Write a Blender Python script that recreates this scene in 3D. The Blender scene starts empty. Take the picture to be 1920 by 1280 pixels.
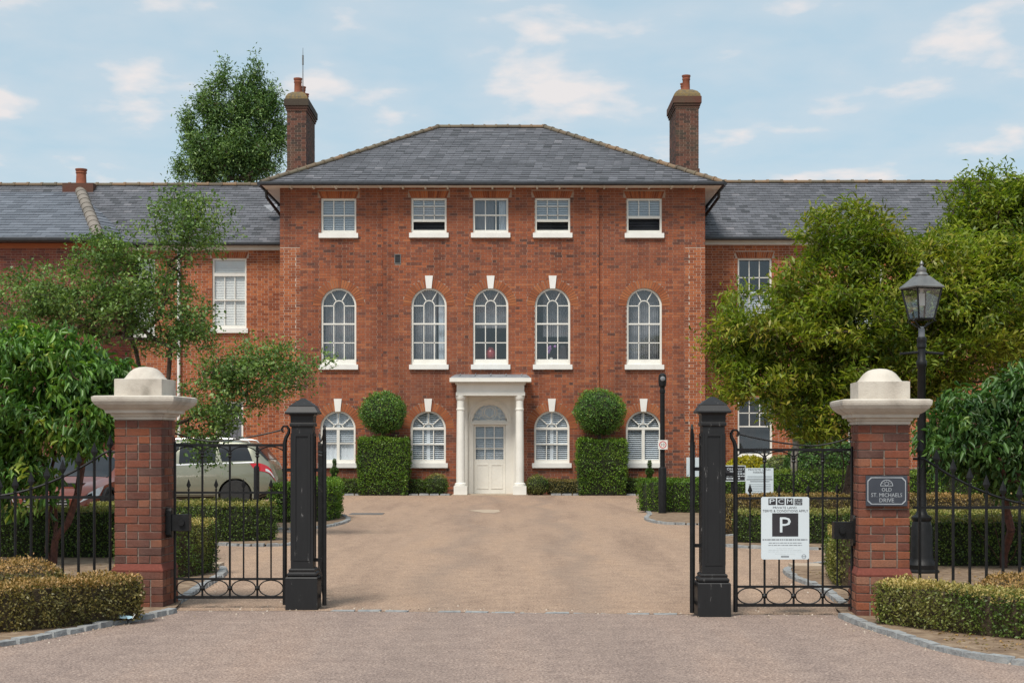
import bpy, bmesh, math, random
import numpy as np
from mathutils import Vector, Matrix
from mathutils.geometry import tessellate_polygon
random.seed(7); rng = np.random.default_rng(7)
R = math.radians
SC = bpy.context.scene
COL = SC.collection
# ------------------------------------------------------------------ camera, sky, sun, exposure
FPX, Y0, EYE = 2800.0, 826.0, 1.55          # focal length in photo pixels, horizon row, eye height
cam = bpy.data.cameras.new('camera'); camo = bpy.data.objects.new('camera', cam); COL.objects.link(camo)
camo.location = (0, 0, EYE); camo.rotation_euler = (R(90), 0, 0)
cam.sensor_width = 36; cam.lens = FPX / 1920 * 36; cam.shift_y = (Y0 - 640) / 1920
cam.clip_start = 0.1; cam.clip_end = 2000
SC.camera = camo
SUN_EL, SUN_AZ = 58, 205                     # degrees; azimuth measured clockwise from +Y (behind the camera, left)
w = bpy.data.worlds.new('World'); SC.world = w; w.use_nodes = True
nt = w.node_tree; nt.nodes.clear()
def N(t, **k):
    n = nt.nodes.new(t)
    for a, b in k.items(): setattr(n, a, b)
    return n
wo = N('ShaderNodeOutputWorld'); bg = N('ShaderNodeBackground'); sky = N('ShaderNodeTexSky', sky_type='NISHITA')
sky.sun_disc = False; sky.sun_elevation = R(SUN_EL); sky.sun_rotation = R(SUN_AZ); sky.air_density = 1.0; sky.dust_density = 2.0; sky.ozone_density = 1.6
bg.inputs[1].default_value = 0.12
tc = N('ShaderNodeTexCoord'); sep = N('ShaderNodeSeparateXYZ')
nt.links.new(tc.outputs['Generated'], sep.inputs[0])
zmax = N('ShaderNodeMath', operation='MAXIMUM'); zmax.inputs[1].default_value = 0.0
nt.links.new(sep.outputs[2], zmax.inputs[0])
zadd = N('ShaderNodeMath', operation='ADD'); zadd.inputs[1].default_value = 0.16
nt.links.new(zmax.outputs[0], zadd.inputs[0])
dx = N('ShaderNodeMath', operation='DIVIDE'); dy = N('ShaderNodeMath', operation='DIVIDE')
nt.links.new(sep.outputs[0], dx.inputs[0]); nt.links.new(zadd.outputs[0], dx.inputs[1])
nt.links.new(sep.outputs[1], dy.inputs[0]); nt.links.new(zadd.outputs[0], dy.inputs[1])
cmb = N('ShaderNodeCombineXYZ'); nt.links.new(dx.outputs[0], cmb.inputs[0]); nt.links.new(dy.outputs[0], cmb.inputs[1])
mp = N('ShaderNodeMapping'); mp.inputs['Location'].default_value = (3.1, 1.7, 0); mp.inputs['Scale'].default_value = (1.0, 1.0, 1)
nt.links.new(cmb.outputs[0], mp.inputs[0])
n1 = N('ShaderNodeTexNoise'); n1.inputs['Scale'].default_value = 4.6; n1.inputs['Detail'].default_value = 9; n1.inputs['Roughness'].default_value = 0.5
n1.inputs['Distortion'].default_value = 0.1
nt.links.new(mp.outputs[0], n1.inputs['Vector'])
cr = N('ShaderNodeValToRGB'); cr.color_ramp.elements[0].position = 0.515; cr.color_ramp.elements[0].color = (0, 0, 0, 1)
cr.color_ramp.elements[1].position = 0.66; cr.color_ramp.elements[1].color = (1, 1, 1, 1)
nt.links.new(n1.outputs[0], cr.inputs[0])
pale = N('ShaderNodeMixRGB'); pale.inputs[0].default_value = 0.75; pale.inputs[2].default_value = (3.1, 4.05, 4.5, 1)   # thin high veil
nt.links.new(sky.outputs[0], pale.inputs[1])
mx = N('ShaderNodeMixRGB'); mx.inputs[2].default_value = (5.2, 4.85, 4.75, 1)
cm = N('ShaderNodeMath', operation='MULTIPLY'); cm.inputs[1].default_value = 0.85
vr = N('ShaderNodeValToRGB'); vr.color_ramp.elements[0].position = 0.36; vr.color_ramp.elements[1].position = 0.78; nt.links.new(n1.outputs[0], vr.inputs[0])
vm = N('ShaderNodeMath', operation='MULTIPLY'); vm.inputs[1].default_value = 0.45; nt.links.new(vr.outputs[0], vm.inputs[0])
cx_ = N('ShaderNodeMath', operation='MAXIMUM'); nt.links.new(cr.outputs[0], cx_.inputs[0]); nt.links.new(vm.outputs[0], cx_.inputs[1]); nt.links.new(cx_.outputs[0], cm.inputs[0]); nt.links.new(cm.outputs[0], mx.inputs[0])
nt.links.new(pale.outputs[0], mx.inputs[1]); nt.links.new(mx.outputs[0], bg.inputs[0]); nt.links.new(bg.outputs[0], wo.inputs[0])
sl = bpy.data.lights.new('sun', 'SUN'); so = bpy.data.objects.new('sun', sl); COL.objects.link(so)
sl.energy = 2.7; sl.angle = R(18); sl.color = (1.0, 0.95, 0.87)
_d = Vector((math.sin(R(SUN_AZ)) * math.cos(R(SUN_EL)), math.cos(R(SUN_AZ)) * math.cos(R(SUN_EL)), math.sin(R(SUN_EL))))
so.rotation_euler = _d.to_track_quat('Z', 'Y').to_euler(); so.location = (-20, -20, 30)
SC.view_settings.view_transform = 'Standard'; SC.view_settings.look = 'None'; SC.view_settings.exposure = 0.5; SC.view_settings.gamma = 1
SC.render.engine = 'CYCLES'
# ------------------------------------------------------------------ pixel helpers (photo pixels -> metres at depth D)
def PX(px, D): return (px - 960) / FPX * D
def PZ(py, D): return EYE - (py - Y0) / FPX * D
def GD(py): return EYE * FPX / (py - Y0)
def P2(px, py): D = GD(py); return (PX(px, D), D)
# ------------------------------------------------------------------ materials
def new_mat(name):
    m = bpy.data.materials.new(name); m.use_nodes = True
    t = m.node_tree; b = t.nodes['Principled BSDF']
    return m, t, b
def ramp_node(t, stops):
    r = t.nodes.new('ShaderNodeValToRGB'); e = r.color_ramp.elements
    while len(e) < len(stops): e.new(0.5)
    for i, (p, c) in enumerate(stops): e[i].position = p; e[i].color = (*c, 1)
    return r
def noise(t, scale, detail=4, rough=0.55, vec=None):
    n = t.nodes.new('ShaderNodeTexNoise'); n.inputs['Scale'].default_value = scale; n.inputs['Detail'].default_value = detail; n.inputs['Roughness'].default_value = rough
    if vec is None:
        g = t.nodes.new('ShaderNodeNewGeometry'); t.links.new(g.outputs['Position'], n.inputs['Vector'])
    else: t.links.new(vec, n.inputs['Vector'])
    return n
def mixc(t, fac, a, b, mode='MIX'):
    m = t.nodes.new('ShaderNodeMixRGB'); m.blend_type = mode
    for i, v in ((0, fac), (1, a), (2, b)):
        if isinstance(v, (int, float)): m.inputs[i].default_value = v
        elif isinstance(v, tuple): m.inputs[i].default_value = (*v, 1)
        else: t.links.new(v, m.inputs[i])
    return m
def simple(name, stops, scale=6, rough=0.6, metal=0, bump=0.0, bscale=None, spec=0.5, detail=5, coat=0):
    m, t, b = new_mat(name)
    n = noise(t, scale, detail); r = ramp_node(t, stops)
    t.links.new(n.outputs[0], r.inputs[0]); t.links.new(r.outputs[0], b.inputs['Base Color'])
    b.inputs['Roughness'].default_value = rough; b.inputs['Metallic'].default_value = metal
    b.inputs['Specular IOR Level'].default_value = spec; b.inputs['Coat Weight'].default_value = coat
    if bump:
        bn = noise(t, bscale or scale * 4, 4); bp = t.nodes.new('ShaderNodeBump'); bp.inputs['Strength'].default_value = bump; bp.inputs['Distance'].default_value = 0.01
        t.links.new(bn.outputs[0], bp.inputs['Height']); t.links.new(bp.outputs[0], b.inputs['Normal'])
    return m
def tinted(name, stops, patch=None, pscale=0.6, pamt=0.5, rough=0.85, fine=None, spec=0.3, by_object=False, bump=0.3, streak=False):
    """colour chosen per piece (attribute tint or object random), with large weathering patches"""
    m, t, b = new_mat(name)
    if by_object:
        oi = t.nodes.new('ShaderNodeObjectInfo'); src = oi.outputs['Random']
    else:
        a = t.nodes.new('ShaderNodeAttribute'); a.attribute_name = 'tint'; src = a.outputs['Fac']
    r = ramp_node(t, stops); r.color_ramp.interpolation = 'LINEAR'
    t.links.new(src, r.inputs[0]); out = r.outputs[0]
    if patch:
        n = noise(t, pscale, 5, 0.6); pr = ramp_node(t, [(0.42, (0, 0, 0)), (0.68, (1, 1, 1))]); t.links.new(n.outputs[0], pr.inputs[0])
        mm = t.nodes.new('ShaderNodeMath'); mm.operation = 'MULTIPLY'; mm.inputs[1].default_value = pamt; t.links.new(pr.outputs[0], mm.inputs[0])
        out = mixc(t, mm.outputs[0], out, patch).outputs[0]
    if streak:
        g_ = t.nodes.new('ShaderNodeNewGeometry'); mq = t.nodes.new('ShaderNodeMapping'); mq.inputs['Scale'].default_value = (1.6, 1.6, 0.22); t.links.new(g_.outputs['Position'], mq.inputs[0])
        ns = noise(t, 1.0, 6, 0.65, mq.outputs[0]); rs = ramp_node(t, [(0.34, (0.66, 0.64, 0.66)), (0.5, (1, 1, 1)), (0.7, (1.16, 1.12, 1.06))]); t.links.new(ns.outputs[0], rs.inputs[0])
        out = mixc(t, 0.85, out, rs.outputs[0], 'MULTIPLY').outputs[0]
    n2 = noise(t, fine or 60, 4, 0.7); r2 = ramp_node(t, [(0.25, (0.62, 0.62, 0.62)), (0.75, (1.2, 1.2, 1.2))]); t.links.new(n2.outputs[0], r2.inputs[0])
    out = mixc(t, 0.8, out, r2.outputs[0], 'MULTIPLY').outputs[0]
    t.links.new(out, b.inputs['Base Color']); b.inputs['Roughness'].default_value = rough; b.inputs['Specular IOR Level'].default_value = spec
    if bump:
        bp = t.nodes.new('ShaderNodeBump'); bp.inputs['Strength'].default_value = bump; bp.inputs['Distance'].default_value = 0.004
        t.links.new(n2.outputs[0], bp.inputs['Height']); t.links.new(bp.outputs[0], b.inputs['Normal'])
    return m
def leafmat(name, stops, dry=(0.36, 0.27, 0.09), trans=0.28, rough=0.45):
    m, t, b = new_mat(name)
    a = t.nodes.new('ShaderNodeAttribute'); a.attribute_name = 'tint'
    r = ramp_node(t, stops); t.links.new(a.outputs['Fac'], r.inputs[0])
    d = t.nodes.new('ShaderNodeAttribute'); d.attribute_name = 'dry'
    c = mixc(t, d.outputs['Fac'], r.outputs[0], dry)
    t.links.new(c.outputs[0], b.inputs['Base Color']); b.inputs['Roughness'].default_value = rough; b.inputs['Specular IOR Level'].default_value = 0.35
    tr = t.nodes.new('ShaderNodeBsdfTranslucent'); c2 = mixc(t, 1.0, c.outputs[0], (1.3, 1.5, 0.6), 'MULTIPLY'); t.links.new(c2.outputs[0], tr.inputs[0])
    ms = t.nodes.new('ShaderNodeMixShader'); ms.inputs[0].default_value = trans
    t.links.new(b.outputs[0], ms.inputs[1]); t.links.new(tr.outputs[0], ms.inputs[2]); t.links.new(ms.outputs[0], t.nodes['Material Output'].inputs[0])
    return m
def glassmat(name, tint=(0.92, 0.94, 0.95), refl=0.04):
    m = bpy.data.materials.new(name); m.use_nodes = True; t = m.node_tree; t.nodes.clear()
    o = t.nodes.new('ShaderNodeOutputMaterial'); tr = t.nodes.new('ShaderNodeBsdfTransparent'); tr.inputs[0].default_value = (*tint, 1)
    gl = t.nodes.new('ShaderNodeBsdfGlossy'); gl.inputs['Roughness'].default_value = 0.03; gl.inputs[0].default_value = (0.9, 0.95, 1, 1)
    ge = t.nodes.new('ShaderNodeNewGeometry'); dt = t.nodes.new('ShaderNodeVectorMath'); dt.operation = 'DOT_PRODUCT'; t.links.new(ge.outputs['Normal'], dt.inputs[0]); t.links.new(ge.outputs['Incoming'], dt.inputs[1])
    def mth(op, a, b=None):
        n = t.nodes.new('ShaderNodeMath'); n.operation = op; n.use_clamp = op == 'ADD'
        for i, v in enumerate((a, b)):
            if v is None: continue
            if isinstance(v, (int, float)): n.inputs[i].default_value = v
            else: t.links.new(v, n.inputs[i])
        return n.outputs[0]
    f5 = mth('POWER', mth('SUBTRACT', 1.0, mth('ABSOLUTE', dt.outputs['Value'])), 5.0)
    fres = mth('ADD', mth('MULTIPLY', f5, 0.9), 0.055 + refl)
    nz = noise(t, 1.2, 2); bp = t.nodes.new('ShaderNodeBump'); bp.inputs['Strength'].default_value = 0.08; bp.inputs['Distance'].default_value = 0.05
    t.links.new(nz.outputs[0], bp.inputs['Height']); t.links.new(bp.outputs[0], gl.inputs['Normal'])
    mx = t.nodes.new('ShaderNodeMixShader'); t.links.new(fres, mx.inputs[0]); t.links.new(tr.outputs[0], mx.inputs[1]); t.links.new(gl.outputs[0], mx.inputs[2])
    t.links.new(mx.outputs[0], o.inputs[0]); return m
M = {}
BR = [(0.0, (0.100, 0.049, 0.038)), (0.16, (0.180, 0.065, 0.041)), (0.4, (0.279, 0.085, 0.041)), (0.7, (0.334, 0.103, 0.046)), (1.0, (0.399, 0.139, 0.061))]
M['brick'] = tinted('facade_brick', BR, patch=(0.190, 0.078, 0.053), pscale=0.4, pamt=0.5, streak=True)
M['brick_wing'] = tinted('wing_brick', [(0, (0.215, 0.060, 0.027)), (0.5, (0.363, 0.105, 0.040)), (1, (0.470, 0.155, 0.060))], patch=(0.269, 0.094, 0.047), pscale=0.8, pamt=0.4)
M['brick_block'] = tinted('old_brick', [(0, (0.100, 0.037, 0.031)), (0.5, (0.188, 0.053, 0.037)), (1, (0.237, 0.075, 0.044))])
M['brick_arch'] = tinted('arch_brick', [(0, (0.253, 0.078, 0.034)), (0.5, (0.333, 0.106, 0.044)), (1, (0.380, 0.138, 0.057))], by_object=True)
M['brick_chimney'] = tinted('chimney_brick', [(0, (0.05, 0.035, 0.03)), (0.5, (0.12, 0.05, 0.036)), (1, (0.18, 0.075, 0.05))], patch=(0.10, 0.085, 0.055), pscale=1.5, pamt=0.5)
M['brick_pier'] = tinted('pier_brick', [(0, (0.092, 0.044, 0.035)), (0.25, (0.151, 0.052, 0.035)), (0.6, (0.202, 0.063, 0.035)), (0.9, (0.252, 0.082, 0.040)), (1, (0.286, 0.126, 0.076))], patch=(0.176, 0.105, 0.084), pscale=4, pamt=0.45, by_object=True, fine=70, bump=0.8, streak=True)
M['mortar'] = simple('mortar', [(0.3, (0.259, 0.179, 0.137)), (0.7, (0.455, 0.326, 0.258))], 3, 0.95, bump=0.3, bscale=40)
M['mortar_light'] = simple('light_mortar', [(0.3, (0.42, 0.33, 0.26)), (0.7, (0.55, 0.44, 0.36))], 4, 0.95)
M['mortar_pier'] = simple('pier_mortar', [(0.3, (0.156, 0.122, 0.097)), (0.7, (0.292, 0.243, 0.204))], 9, 0.95, bump=0.5, bscale=60)
M['slate'] = tinted('slate', [(0, (0.049, 0.051, 0.056)), (0.15, (0.090, 0.092, 0.103)), (0.8, (0.139, 0.141, 0.158)), (1, (0.188, 0.185, 0.201))], patch=(0.075, 0.077, 0.087), pscale=0.9, pamt=0.8, rough=0.55, spec=0.5)
M['slate_new'] = tinted('dark_slate', [(0, (0.09, 0.10, 0.12)), (1, (0.16, 0.175, 0.205))], rough=0.5, spec=0.5)
M['ridge'] = tinted('ridge_tile', [(0, (0.12, 0.095, 0.07)), (0.5, (0.17, 0.125, 0.085)), (1, (0.25, 0.155, 0.09))], patch=(0.15, 0.14, 0.10), pscale=2, pamt=0.7, by_object=True)
M['hip_tile'] = tinted('hip_tile', [(0, (0.16, 0.145, 0.125)), (1, (0.24, 0.21, 0.18))], by_object=True)
M['pot'] = simple('terracotta', [(0.3, (0.221, 0.064, 0.034)), (0.7, (0.306, 0.102, 0.051))], 6, 0.85)
M['lichen'] = simple('lichened_cap', [(0.35, (0.10, 0.085, 0.06)), (0.55, (0.19, 0.13, 0.05)), (0.7, (0.12, 0.10, 0.07))], 9, 0.95, bump=0.8)
M['gutter'] = simple('black_gutter', [(0.3, (0.012, 0.012, 0.014)), (0.7, (0.025, 0.025, 0.028))], 8, 0.4)
M['iron'] = simple('black_iron', [(0.3, (0.006, 0.006, 0.006)), (0.62, (0.011, 0.011, 0.012)), (0.8, (0.022, 0.020, 0.019))], 14, 0.5, bump=0.25, bscale=90, spec=0.3)
def chipped():
    m, t, b = new_mat('chipped_black_paint')
    g = t.nodes.new('ShaderNodeNewGeometry'); mpn = t.nodes.new('ShaderNodeMapping'); mpn.inputs['Scale'].default_value = (26, 26, 5)
    t.links.new(g.outputs['Position'], mpn.inputs[0]); n = noise(t, 1.0, 6, 0.7, mpn.outputs[0])
    r = ramp_node(t, [(0.0, (0.008, 0.008, 0.009)), (0.645, (0.015, 0.015, 0.016)), (0.69, (0.16, 0.155, 0.15))]); t.links.new(n.outputs[0], r.inputs[0])
    t.links.new(r.outputs[0], b.inputs['Base Color']); b.inputs['Roughness'].default_value = 0.5; b.inputs['Specular IOR Level'].default_value = 0.35
    return m
M['post'] = chipped()
M['paint'] = simple('cream_white_paint', [(0.3, (0.70, 0.68, 0.62)), (0.7, (0.79, 0.77, 0.71))], 2.5, 0.5)
M['white'] = simple('white_paint', [(0.3, (0.72, 0.70, 0.66)), (0.7, (0.80, 0.79, 0.75))], 3, 0.5)
M['door'] = simple('ivory_door_paint', [(0.3, (0.70, 0.67, 0.60)), (0.7, (0.77, 0.74, 0.67))], 2, 0.45)
M['stone'] = simple('cast_stone', [(0.3, (0.30, 0.265, 0.22)), (0.42, (0.46, 0.41, 0.35)), (0.55, (0.54, 0.49, 0.42)), (0.75, (0.60, 0.55, 0.48))], 4, 0.85, bump=0.35, bscale=70, detail=9)
M['lead'] = simple('lead_sheet', [(0.3, (0.13, 0.14, 0.155)), (0.7, (0.24, 0.25, 0.27))], 3, 0.6)
M['glass'] = glassmat('window_glass'); M['lampglass'] = glassmat('lantern_glass', (0.88, 0.9, 0.9), 0.1)
M['blind'] = simple('white_blind', [(0.3, (0.66, 0.70, 0.74)), (0.7, (0.72, 0.76, 0.80))], 2, 0.6)
M['blind_dark'] = simple('dark_blind', [(0.3, (0.066, 0.070, 0.081)), (0.7, (0.132, 0.136, 0.154))], 2, 0.6)
M['curtain'] = simple('grey_sheer', [(0.3, (0.28, 0.28, 0.30)), (0.7, (0.40, 0.40, 0.42))], 1.2, 0.9)
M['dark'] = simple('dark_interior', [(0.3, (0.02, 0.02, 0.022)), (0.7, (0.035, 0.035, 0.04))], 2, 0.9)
M['soil'] = simple('dry_soil', [(0.3, (0.12, 0.075, 0.045)), (0.55, (0.22, 0.15, 0.095)), (0.75, (0.33, 0.25, 0.17))], 9, 0.95, bump=1.0, bscale=40)
M['sett'] = simple('granite_sett', [(0.3, (0.166, 0.173, 0.180)), (0.5, (0.259, 0.266, 0.266)), (0.72, (0.346, 0.346, 0.331))], 14, 0.85, bump=0.6, bscale=60)
M['flag'] = simple('flagstone', [(0.3, (0.33, 0.25, 0.18)), (0.7, (0.45, 0.36, 0.27))], 4, 0.9, bump=0.3)
M['trunk'] = simple('brown_bark', [(0.3, (0.035, 0.022, 0.016)), (0.7, (0.10, 0.065, 0.045))], 18, 0.9, bump=0.8, bscale=50)
M['redbark'] = simple('reddish_bark', [(0.3, (0.04, 0.018, 0.014)), (0.7, (0.13, 0.05, 0.035))], 18, 0.9, bump=0.8, bscale=50)
M['palebark'] = simple('pale_bark', [(0.3, (0.18, 0.15, 0.12)), (0.7, (0.42, 0.38, 0.33))], 12, 0.9, bump=0.5)
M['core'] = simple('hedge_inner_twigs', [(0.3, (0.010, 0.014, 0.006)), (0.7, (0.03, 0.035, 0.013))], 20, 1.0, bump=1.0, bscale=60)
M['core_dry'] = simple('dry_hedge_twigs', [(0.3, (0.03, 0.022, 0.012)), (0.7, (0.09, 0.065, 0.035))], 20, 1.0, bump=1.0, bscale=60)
M['laurel'] = leafmat('laurel_leaf', [(0, (0.041, 0.102, 0.026)), (0.5, (0.102, 0.224, 0.041)), (0.85, (0.187, 0.337, 0.053)), (1, (0.355, 0.411, 0.075))], trans=0.25, rough=0.38)
M['laurel_dark'] = leafmat('dark_laurel_leaf', [(0, (0.029, 0.072, 0.022)), (0.5, (0.072, 0.160, 0.038)), (0.9, (0.136, 0.240, 0.056)), (1, (0.208, 0.304, 0.080))], trans=0.25, rough=0.38)
M['haw'] = leafmat('hawthorn_leaf', [(0, (0.066, 0.121, 0.040)), (0.5, (0.144, 0.243, 0.066)), (1, (0.287, 0.376, 0.111))], trans=0.25)
M['sumac'] = leafmat('yellow_green_leaf', [(0, (0.062, 0.112, 0.016)), (0.4, (0.157, 0.224, 0.022)), (0.8, (0.280, 0.325, 0.034)), (1, (0.370, 0.314, 0.056))], dry=(0.336, 0.179, 0.050), trans=0.35)
M['sumac_green'] = leafmat('mid_green_leaf', [(0, (0.056, 0.112, 0.022)), (0.5, (0.120, 0.200, 0.032)), (1, (0.208, 0.288, 0.048))], trans=0.3)
M['birch'] = leafmat('grey_green_leaf', [(0, (0.061, 0.123, 0.043)), (0.5, (0.138, 0.235, 0.083)), (1, (0.275, 0.386, 0.138))], trans=0.2)
M['box'] = leafmat('box_leaf', [(0, (0.029, 0.065, 0.012)), (0.5, (0.072, 0.137, 0.020)), (1, (0.158, 0.230, 0.032))], dry=(0.547, 0.403, 0.144), trans=0.2)
M['privet'] = leafmat('bright_hedge_leaf', [(0, (0.043, 0.102, 0.012)), (0.5, (0.102, 0.203, 0.020)), (1, (0.217, 0.334, 0.036))], trans=0.25)
M['dry'] = leafmat('browned_box_leaf', [(0, (0.068, 0.074, 0.022)), (0.5, (0.149, 0.135, 0.038)), (1, (0.257, 0.203, 0.061))], dry=(0.486, 0.270, 0.101), trans=0.15)
M['yellow'] = leafmat('golden_leaf', [(0, (0.22, 0.20, 0.01)), (1, (0.55, 0.47, 0.02))], trans=0.25)
M['sign'] = simple('sign_face', [(0.3, (0.60, 0.66, 0.69)), (0.7, (0.64, 0.70, 0.73))], 2, 0.35)
M['ink'] = simple('sign_black', [(0.3, (0.02, 0.018, 0.022)), (0.7, (0.03, 0.027, 0.032))], 5, 0.5)
M['inkgrey'] = simple('sign_small_print', [(0.3, (0.22, 0.24, 0.26)), (0.7, (0.26, 0.28, 0.30))], 5, 0.5)
M['plaque'] = simple('slate_plaque', [(0.3, (0.032, 0.038, 0.052)), (0.7, (0.045, 0.052, 0.068))], 5, 0.6)
M['plaqueline'] = simple('plaque_engraving', [(0.3, (0.30, 0.32, 0.35)), (0.7, (0.40, 0.42, 0.44))], 9, 0.7)
M['red'] = simple('red_sign_ring', [(0.3, (0.50, 0.02, 0.03)), (0.7, (0.55, 0.03, 0.04))], 5, 0.5)
M['redlens'] = simple('red_lens', [(0.3, (0.42, 0.008, 0.015)), (0.7, (0.50, 0.012, 0.02))], 5, 0.12, coat=0.6)
M['clearlens'] = simple('clear_lens', [(0.3, (0.55, 0.57, 0.6)), (0.7, (0.75, 0.77, 0.8))], 9, 0.1, coat=0.8)
M['sage'] = simple('sage_metallic_paint', [(0.3, (0.221, 0.226, 0.168)), (0.7, (0.246, 0.250, 0.189))], 3, 0.32, metal=0.35, coat=0.7)
M['redcar'] = simple('brown_red_paint', [(0.3, (0.20, 0.045, 0.022)), (0.7, (0.23, 0.055, 0.028))], 3, 0.3, metal=0.2, coat=0.7)
M['silver'] = simple('silver_paint', [(0.3, (0.36, 0.38, 0.41)), (0.7, (0.40, 0.42, 0.45))], 3, 0.3, metal=0.5, coat=0.6)
M['carglass'] = simple('tinted_car_glass', [(0.3, (0.012, 0.014, 0.017)), (0.7, (0.02, 0.023, 0.027))], 2, 0.06, spec=0.4)
M['chrome'] = simple('bright_trim', [(0.3, (0.5, 0.5, 0.5)), (0.7, (0.58, 0.58, 0.58))], 4, 0.38, metal=0.8)
M['rubber'] = simple('rubber', [(0.3, (0.012, 0.012, 0.012)), (0.7, (0.025, 0.025, 0.025))], 20, 0.8)
M['mask'] = simple('pale_blue_mask', [(0.3, (0.33, 0.52, 0.60)), (0.7, (0.42, 0.60, 0.68))], 20, 0.9)
M['purple'] = simple('orchid_petal', [(0.3, (0.3, 0.12, 0.4)), (0.7, (0.45, 0.22, 0.5))], 20, 0.7)
M['redorn'] = simple('red_glaze', [(0.3, (0.225, 0.015, 0.018)), (0.7, (0.275, 0.025, 0.025))], 9, 0.3)
M['greydoor'] = simple('grey_door_paint', [(0.3, (0.11, 0.115, 0.135)), (0.7, (0.15, 0.155, 0.175))], 3, 0.5)
M['ducting'] = simple('grey_metal', [(0.3, (0.15, 0.15, 0.15)), (0.7, (0.22, 0.22, 0.21))], 9, 0.5, metal=0.5)
def ground_mat(name, stops, big, tracks=0.0):
    m, t, b = new_mat(name)
    g = t.nodes.new('ShaderNodeNewGeometry')
    n = noise(t, 55, 3, 0.85, g.outputs['Position']); r = ramp_node(t, stops); t.links.new(n.outputs[0], r.inputs[0])
    v = t.nodes.new('ShaderNodeTexVoronoi'); v.inputs['Scale'].default_value = 62; t.links.new(g.outputs['Position'], v.inputs['Vector'])
    rv = ramp_node(t, [(0, (0.62, 0.6, 0.58)), (0.5, (0.98, 0.98, 0.98)), (0.85, (1.15, 1.13, 1.1)), (1, (1.75, 1.7, 1.62))]); t.links.new(v.outputs['Color'], rv.inputs[0])
    c = mixc(t, 0.75, r.outputs[0], rv.outputs[0], 'MULTIPLY')
    mpn = t.nodes.new('ShaderNodeMapping'); mpn.inputs['Scale'].default_value = (1.3, 0.16, 1); t.links.new(g.outputs['Position'], mpn.inputs[0])
    n2 = noise(t, 1.0, 5, 0.6, mpn.outputs[0]); r2 = ramp_node(t, big); t.links.new(n2.outputs[0], r2.inputs[0])
    c = mixc(t, 1.0, c.outputs[0], r2.outputs[0], 'MULTIPLY')
    n3 = noise(t, 4.5, 5, 0.7, g.outputs['Position']); r3 = ramp_node(t, [(0.35, (0.86, 0.85, 0.85)), (0.65, (1.08, 1.08, 1.07))]); t.links.new(n3.outputs[0], r3.inputs[0])
    c = mixc(t, 1.0, c.outputs[0], r3.outputs[0], 'MULTIPLY')
    if tracks:   # worn wheel tracks running up the drive
        sp = t.nodes.new('ShaderNodeSeparateXYZ'); t.links.new(g.outputs['Position'], sp.inputs[0])
        nw = noise(t, 0.22, 3, 0.5, g.outputs['Position'])
        def mth(op, a, b_=None):
            n = t.nodes.new('ShaderNodeMath'); n.operation = op
            for i, v_ in enumerate((a, b_)):
                if v_ is None: continue
                if isinstance(v_, (int, float)): n.inputs[i].default_value = v_
                else: t.links.new(v_, n.inputs[i])
            return n.outputs[0]
        xx = mth('ADD', sp.outputs[0], mth('MULTIPLY', mth('SUBTRACT', nw.outputs[0], 0.5), 2.2)); q = mth('DIVIDE', mth('SUBTRACT', mth('ABSOLUTE', xx), 0.78), 0.24)
        mk = mth('MULTIPLY', mth('POWER', 2.718, mth('MULTIPLY', mth('MULTIPLY', q, q), -1.0)), mth('MULTIPLY', n2.outputs[0], tracks))
        c = mixc(t, mk, c.outputs[0], (0.17, 0.135, 0.115))
    t.links.new(c.outputs[0], b.inputs['Base Color']); b.inputs['Roughness'].default_value = 0.9; b.inputs['Specular IOR Level'].default_value = 0.25
    bp = t.nodes.new('ShaderNodeBump'); bp.inputs['Strength'].default_value = 0.5; bp.inputs['Distance'].default_value = 0.006
    t.links.new(v.outputs['Distance'], bp.inputs['Height']); t.links.new(bp.outputs[0], b.inputs['Normal'])
    return m
M['drive'] = ground_mat('buff_bound_gravel', [(0.33, (0.16, 0.105, 0.074)), (0.5, (0.335, 0.234, 0.168)), (0.67, (0.54, 0.40, 0.305))], [(0.3, (0.76, 0.75, 0.76)), (0.5, (1, 1, 1)), (0.72, (1.1, 1.07, 1.02))], 0.6)
M['road'] = ground_mat('pinkish_asphalt', [(0.33, (0.13, 0.095, 0.08)), (0.5, (0.275, 0.207, 0.175)), (0.67, (0.46, 0.365, 0.315))], [(0.3, (0.84, 0.84, 0.86)), (0.5, (1, 1, 1)), (0.72, (1.1, 1.05, 1.0))], 0.3)
M['ground'] = ground_mat('dry_ground', [(0.25, (0.10, 0.09, 0.045)), (0.5, (0.17, 0.15, 0.075)), (0.75, (0.25, 0.21, 0.12))], [(0.3, (0.8, 0.8, 0.8)), (0.7, (1.1, 1.1, 1.0))])
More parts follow.
